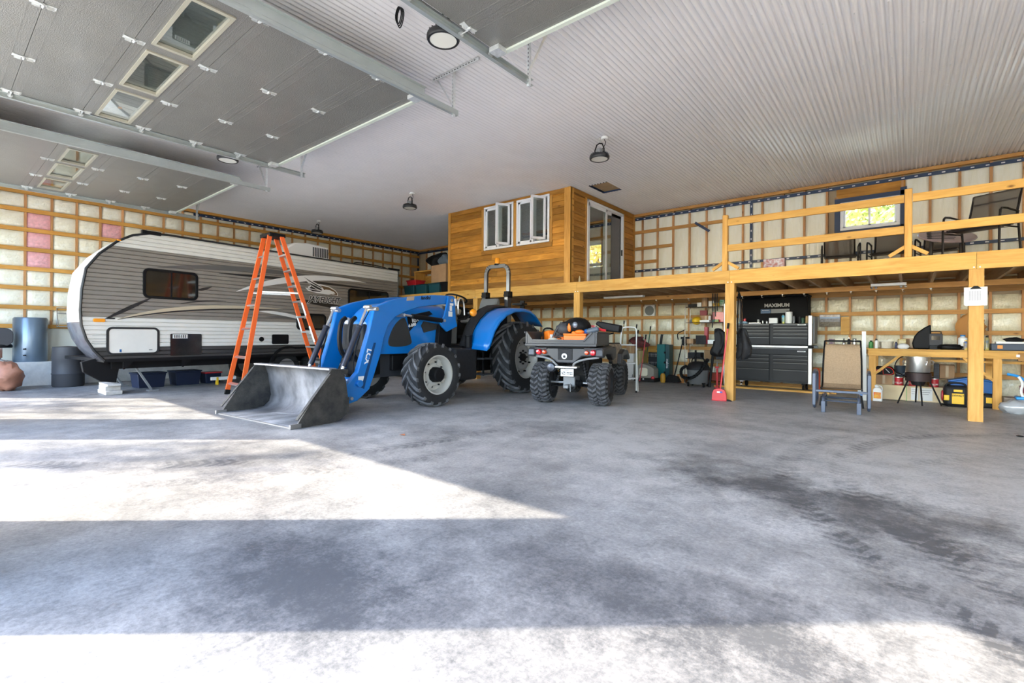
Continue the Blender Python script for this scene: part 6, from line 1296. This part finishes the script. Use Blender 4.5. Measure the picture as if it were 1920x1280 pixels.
single(MB().ball((0,0,.10),(.19,.13,.11),16,9,noise=.16,seed=31).build('plastic_bag', M('grey_clear_plastic',(.38,.40,.42),.2,coat=.5), smooth=50), 'grey crumpled plastic bag at the right end below the blue toy', 'bag', (1.26,10.42,.0))
single(MB().box(-.15,.15,-.1,.1,0,.22).build('striped_box', M('brown_stripe',(.22,.18,.14),.7,var=.3,ns=12), bevel=.01), 'grey-brown box behind the crumpled plastic bag', 'box', (1.3,10.74,.0))
tpk = single(MB().ball((0,0,.008),(.035,.02,.008),10,5).build('bolt', BLACK), 'small dark object on the floor at the right frame edge', 'bolt', (1.0,8.0,.0))
# clipboard on the post, picture, sign
cl = thing('clipboard', 'clipboard holding a white printed grid sheet on the right post', 'clipboard', (.70,9.03,1.57)); MB().box(-.115,.115,0,.006,.01,.25).build('board', WHT, cl); sh2 = MB().box(-.105,.110,-.004,-.001,.0,.235).build('sheet', M('paper',(.88,.88,.90),.6), cl)
for k in range(8): MB().box(-.065+.016*k,-.061+.016*k,-.0052,-.004,.07,.20).build('grid_line', GREY, sh2)
for k in range(9): MB().box(-.067,.056,-.0052,-.004,.07+.016*k,.073+.016*k).build('grid_line', M('light_line',(.5,.5,.52),.6) if 'light_line' not in bpy.data.materials else bpy.data.materials['light_line'], sh2)
MB().prism([(-.06,.225),(.06,.225),(.04,.245),(.02,.265),(-.02,.265),(-.04,.245)],'xz',-.012,-.0045).build('clip', BLACK, cl, bevel=.003)
pc = thing('wall_picture', 'framed landscape picture with snow hills above the glider', 'picture', (-1.30,YB-.035,1.36)); MB().box(-.19,.19,-.006,.006,0,.26).build('frame', M('brown_frame',(.16,.10,.06),.5), pc)
pm = MB(); 
for z0, z1, mt in ((.01,.10,M('field',(.20,.16,.11),.6,var=.3,ns=30)),(.10,.17,M('grove',(.30,.28,.27),.6,var=.3,ns=25)),(.17,.205,M('far_hill',(.36,.44,.58),.6)),(.205,.25,M('snow_sky',(.80,.80,.82),.6,col2=(.45,.35,.28),ns=9))): MB().box(-.18,.18,-.008,-.0062,z0,z1).build('picture_band', mt, pc)
# ------------------------------------------------------------------ loft furniture
PCM = M('dark_bronze_frame', (.018,.014,.012), .4, .4); PSL = M('brown_mesh_sling', (.075,.06,.045), .7, alpha=.86)
def patio_chair(lab, x, y, rz, hgt=.98, tilt=.22, sc=1.0):
    t = thing('patio_chair', lab, 'chair', (x, y, 2.30), rz, 'dark sling chairs on the loft'); w_ = .27*sc; zs = .42*sc
    MB().sheet(lambda u, v: ((u-.5)*2*w_, .22*sc+tilt*v+.03*sin(pi*v), zs+.02+(hgt-zs)*v), 6, 8).build('back_sling', PSL, t, smooth=60)
    MB().sheet(lambda u, v: ((u-.5)*2*w_, -.25*sc+.47*sc*v, zs-.03*sin(pi*v)), 6, 4).build('seat_sling', PSL, t, smooth=60)
    for q in (-1,1):
        MB().tube(sm([(q*w_,-.27*sc,zs-.02),(q*w_,.18*sc,zs),(q*w_,.26*sc+tilt*.3,zs+.2),(q*w_,.24*sc+tilt,hgt+.02)],2),.014,6).build('side_rail', PCM, t, smooth=True)
        a = q*(w_+.05); MB().tube(sm([(a,-.28*sc,0),(a,-.27*sc,zs+.16),(a,-.20*sc,zs+.22),(a,.22*sc,zs+.2)],1),.015,6).build('arm', PCM, t, smooth=True)
        MB().tube([(a,.30*sc,0),(a,.20*sc,zs+.2)],.015,6).build('leg', PCM, t); MB().tube([(a,-.26*sc,zs-.04),(a,.24*sc,zs-.02)],.012,6).build('seat_rail', PCM, t)
    for z, yy in ((hgt+.02,.24*sc+tilt),(hgt-.12,.24*sc+tilt*.86),(zs-.03,-.26*sc)): MB().tube([(-w_,yy,z),(w_,yy,z)],.012,6).build('cross_bar', PCM, t)
    return t
patio_chair('high-backed dark sling chair on the loft, nearest the right edge', .80,9.72,-28,.97,.20,1.0)
patio_chair('dark sling chair on the loft left of the window, low to the rail', -1.03,11.25,8,.88,.10,.92); patio_chair('dark sling chair on the loft just left of the second rail post', -.28,11.3,-6,.88,.10,.92)
patio_chair('dark sling chair on the loft behind the patterned table', .42,11.45,-10,.80,.12,.92)
tb2 = thing('patio_table', 'tilted round table top with a cutlery pattern on the loft', 'table', (.47,10.55,2.30))
tt = MB().lathe([(0,.0),(.36,.0),(.37,.015),(.36,.03),(0,.03)],n=36).xf(Matrix.Translation((0,0,.47)) @ Matrix.Rotation(radians(24),4,'X') @ Matrix.Rotation(radians(9),4,'Y')).build('table_top', M('pinkish_table_top',(.42,.32,.31),.4,coat=.3), tb2, smooth=True)
mb = MB()
for k in range(5): mb.box(-.2,.08+.02*(k%3),-.225+.10*k,-.205+.10*k,.0305,.034).cyl((-.22,-.215+.10*k,.0305),(-.22,-.215+.10*k,.034),.036)
mb.xf(Matrix.Translation((0,0,.47)) @ Matrix.Rotation(radians(24),4,'X') @ Matrix.Rotation(radians(9),4,'Y')).build('cutlery_print', BLACK, tt, kind='stuff')
for a in (45,135,225,315): c_, s_ = cos(radians(a)), sin(radians(a)); MB().tube([(.26*c_,.26*s_,.46+.26*s_*.44),(.28*c_,.28*s_,0)],.02,6).build('leg', PCM, tb2)
bxt('flat printed carton on the loft right of the first rail post', -1.90,9.9,2.30,.34,.3,.24,M('newsprint_box',(.65,.63,.66),.6,col2=(.40,.12,.10),ns=22),5)
single(MB().prism([(-.3,0),(.28,0),(.30,.03),(.05,.05),(-.22,.05)],'xz',-.2,.2).build('black_mat', BLACK, bevel=.008), 'low black mat lying on the loft by the first rail post', 'mat', (-2.15,9.55,2.30))
# storage on the far loft behind the camper
bx2 = thing('cardboard_box', 'large brown cardboard box at the loft edge beside the cabin', 'box', (-10.30,9.55,2.62), -8); MB().box(-.36,.36,-.25,.25,0,.5).build('body', CARD, bx2, bevel=.006); MB().box(-.375,-.361,-.25,.25,.05,.49).build('flap', M('card_light',(.52,.33,.17),.8), bx2)
TEAL = M('dark_teal_tote', (.01,.07,.09), .4)
for k, (x, y, lb, mt) in enumerate(((-11.75,9.6,'teal tote on the far loft, leftmost behind the camper rack',TEAL), (-11.2,9.6,'teal tote on the far loft, second from the left',TEAL), (-10.62,9.6,'teal tote on the far loft under the cardboard box',TEAL), (-10.05,9.55,'black tote beside the cabin wall on the far loft',BLACK))):
    tote(lb, (x, y, 2.3), 0, .48, .44, .29, mt)
tote('red-lidded tote stacked on the leftmost teal tote', (-11.75,9.65,2.62), 0, .44,.36,.14, RED, RED)
fw_ = thing('wood_frame_shelf', 'open timber box frame over the teal totes on the far loft', 'frame', (-11.35,9.95,2.3)); MB().box(-.75,.58,-.1,.35,.78,.82).build('top_board', WX, fw_)
for x in (-.72,.52): MB().box(x,x+.06,-.1,.30,0,.778).build('upright', WZ, fw_)
MB().box(-.70,.55,.30,.35,.2,.7).build('rear_board', WX, fw_)
coat('black bin-bag heap on the timber frame of the far loft', -11.15,10.08,3.40,.36,.22,14,BLACK,'bin_bag','bag',.10); coat('grey-blue clothes bag on top of the cardboard box', -10.42,9.7,3.30,.26,.17,17,M('slate_cloth',(.13,.17,.21),.7),'clothes_bag','bag',.10); coat('black bag against the cabin wall on the far loft', -9.92,9.45,3.05,.15,.18,19,BLACK,'bin_bag','bag',.10)
# ------------------------------------------------------------------ leaves on the floor
for x, y, lb in ((-4.36,3.40,'small brown leaf on the floor right of the bucket'), (-7.6,2.78,'small brown leaf on the floor left of the bucket'), (-8.9,3.45,'pale leaf on the floor near the ladder foot')):
    single(MB().add([(-.05,0,.002),(-.01,-.03,.012),(.05,0,.004),(.01,.035,.015),(0,0,.004)],[(0,1,4),(1,2,4),(2,3,4),(3,0,4)]).build('leaf', M('dry_leaf',(.35,.12,.05),.7) if 'dry_leaf' not in bpy.data.materials else bpy.data.materials['dry_leaf'], fix=False), lb, 'leaf', (x, y, .001))
# ------------------------------------------------------------------ trees outside
BARK = M('bark', (.10,.075,.05), .9)
def leafy(mb, c, r, n, rnd, s):
    for _ in range(n):
        d = Vector((rnd.gauss(0,1), rnd.gauss(0,1), rnd.gauss(0,1))).normalized()*r*rnd.uniform(.45,1)
        p = Vector(c)+d; a = Vector((rnd.uniform(-1,1),rnd.uniform(-1,1),rnd.uniform(-1,1))).normalized(); b = a.orthogonal().normalized()*s; a = a*s
        mb.add([p-a, p-b*.6, p+a, p+b*.6], [(0,1,2,3)])
rnd = random.Random(3)
def tree(x, y, h_, r, mat, lab, n=2600, bare=False, lean=0, R=.12):
    t = thing('tree', lab, 'tree', (x, y, -.1)); tr_ = MB().tube([(0,0,0),(lean*.5,0,h_*.5),(lean,.1,h_)], [R,R*.8,R*.3], 8)
    if bare:
        for k in range(26):
            z = h_*rnd.uniform(.3,.95); a = rnd.uniform(0,6.28); L_ = (1.1-z/h_)*h_*.13
            tr_.tube([(lean*z/h_,0,z),(L_*cos(a),L_*sin(a),z+L_*.35)], [R*.3,R*.08], 5)
    tr_.build('trunk', BARK, t, smooth=True)
    m2 = MB()
    for k in range(9): leafy(m2, (rnd.uniform(-r,r)*.6, rnd.uniform(-r,r)*.6, h_*.62+rnd.uniform(-.5,.5)*h_*.5), r*.55, n//9, rnd, .13)
    m2.build('foliage', mat, t, kind='stuff', fix=False)
LEAFG = M('yellow_green_leaves', (.50,.60,.14), .6, col2=(.90,.84,.35), ns=1.5); LEAFY = M('autumn_leaves', (.85,.55,.06), .6, col2=(.95,.80,.25), ns=1.5)
tree(-1.4,24,9,2.8,LEAFG,'yellow-green tree beyond the loft window',5200); tree(6.0,25,10,2.8,LEAFG,'bright green tree further right beyond the loft window',5200); tree(-13.5,24,9,3.0,LEAFY,'golden autumn tree seen through the cabin window',5200); tree(-20.5,26,8,2.8,LEAFY,'golden autumn tree left of the other',4200)

# trees standing in the yard in front of the doors; they break up the sunlight on the floor
SPARSE = M('yard_leaves', (.30,.22,.04), .7, col2=(.50,.36,.08), ns=2)
k = 0
for x0, t_, R_ in ((-5.45,10.5,.06),(-6.9,8.2,.10),(-7.75,9.8,.07),(-10.3,8.4,.13),(-10.95,10.6,.16),(-11.6,7.2,.12),(-12.25,9.6,.16),(-12.9,7.6,.13),(-6.2,7.5,.04)):
    tree(x0-1.14*t_, -t_, 14, 1.0, SPARSE, 'thin yard tree %s' % ['nearest the second door','behind the second door pillar','left of the second door','nearest the far left door','second at the far left door','third at the far left door','fourth at the far left door','last at the far left door','farthest out in the yard'][k], n=330, bare=True, lean=rnd.uniform(-.3,.3), R=R_); k += 1
lc_ = thing('cable_loop', 'coiled black cable hanging from the ceiling beside the front lamp', 'cable', (-3.95,3.0,H)); 
for k in range(3): MB().tube(sm([(.0,.01*k,-.02),(.06+.01*k,.01*k,-.12),(.0,.01*k,-.24-.02*k),(-.06,.01*k,-.12)],2,True),.006,6,closed=True).build('loop', BLACK, lc_, smooth=True)
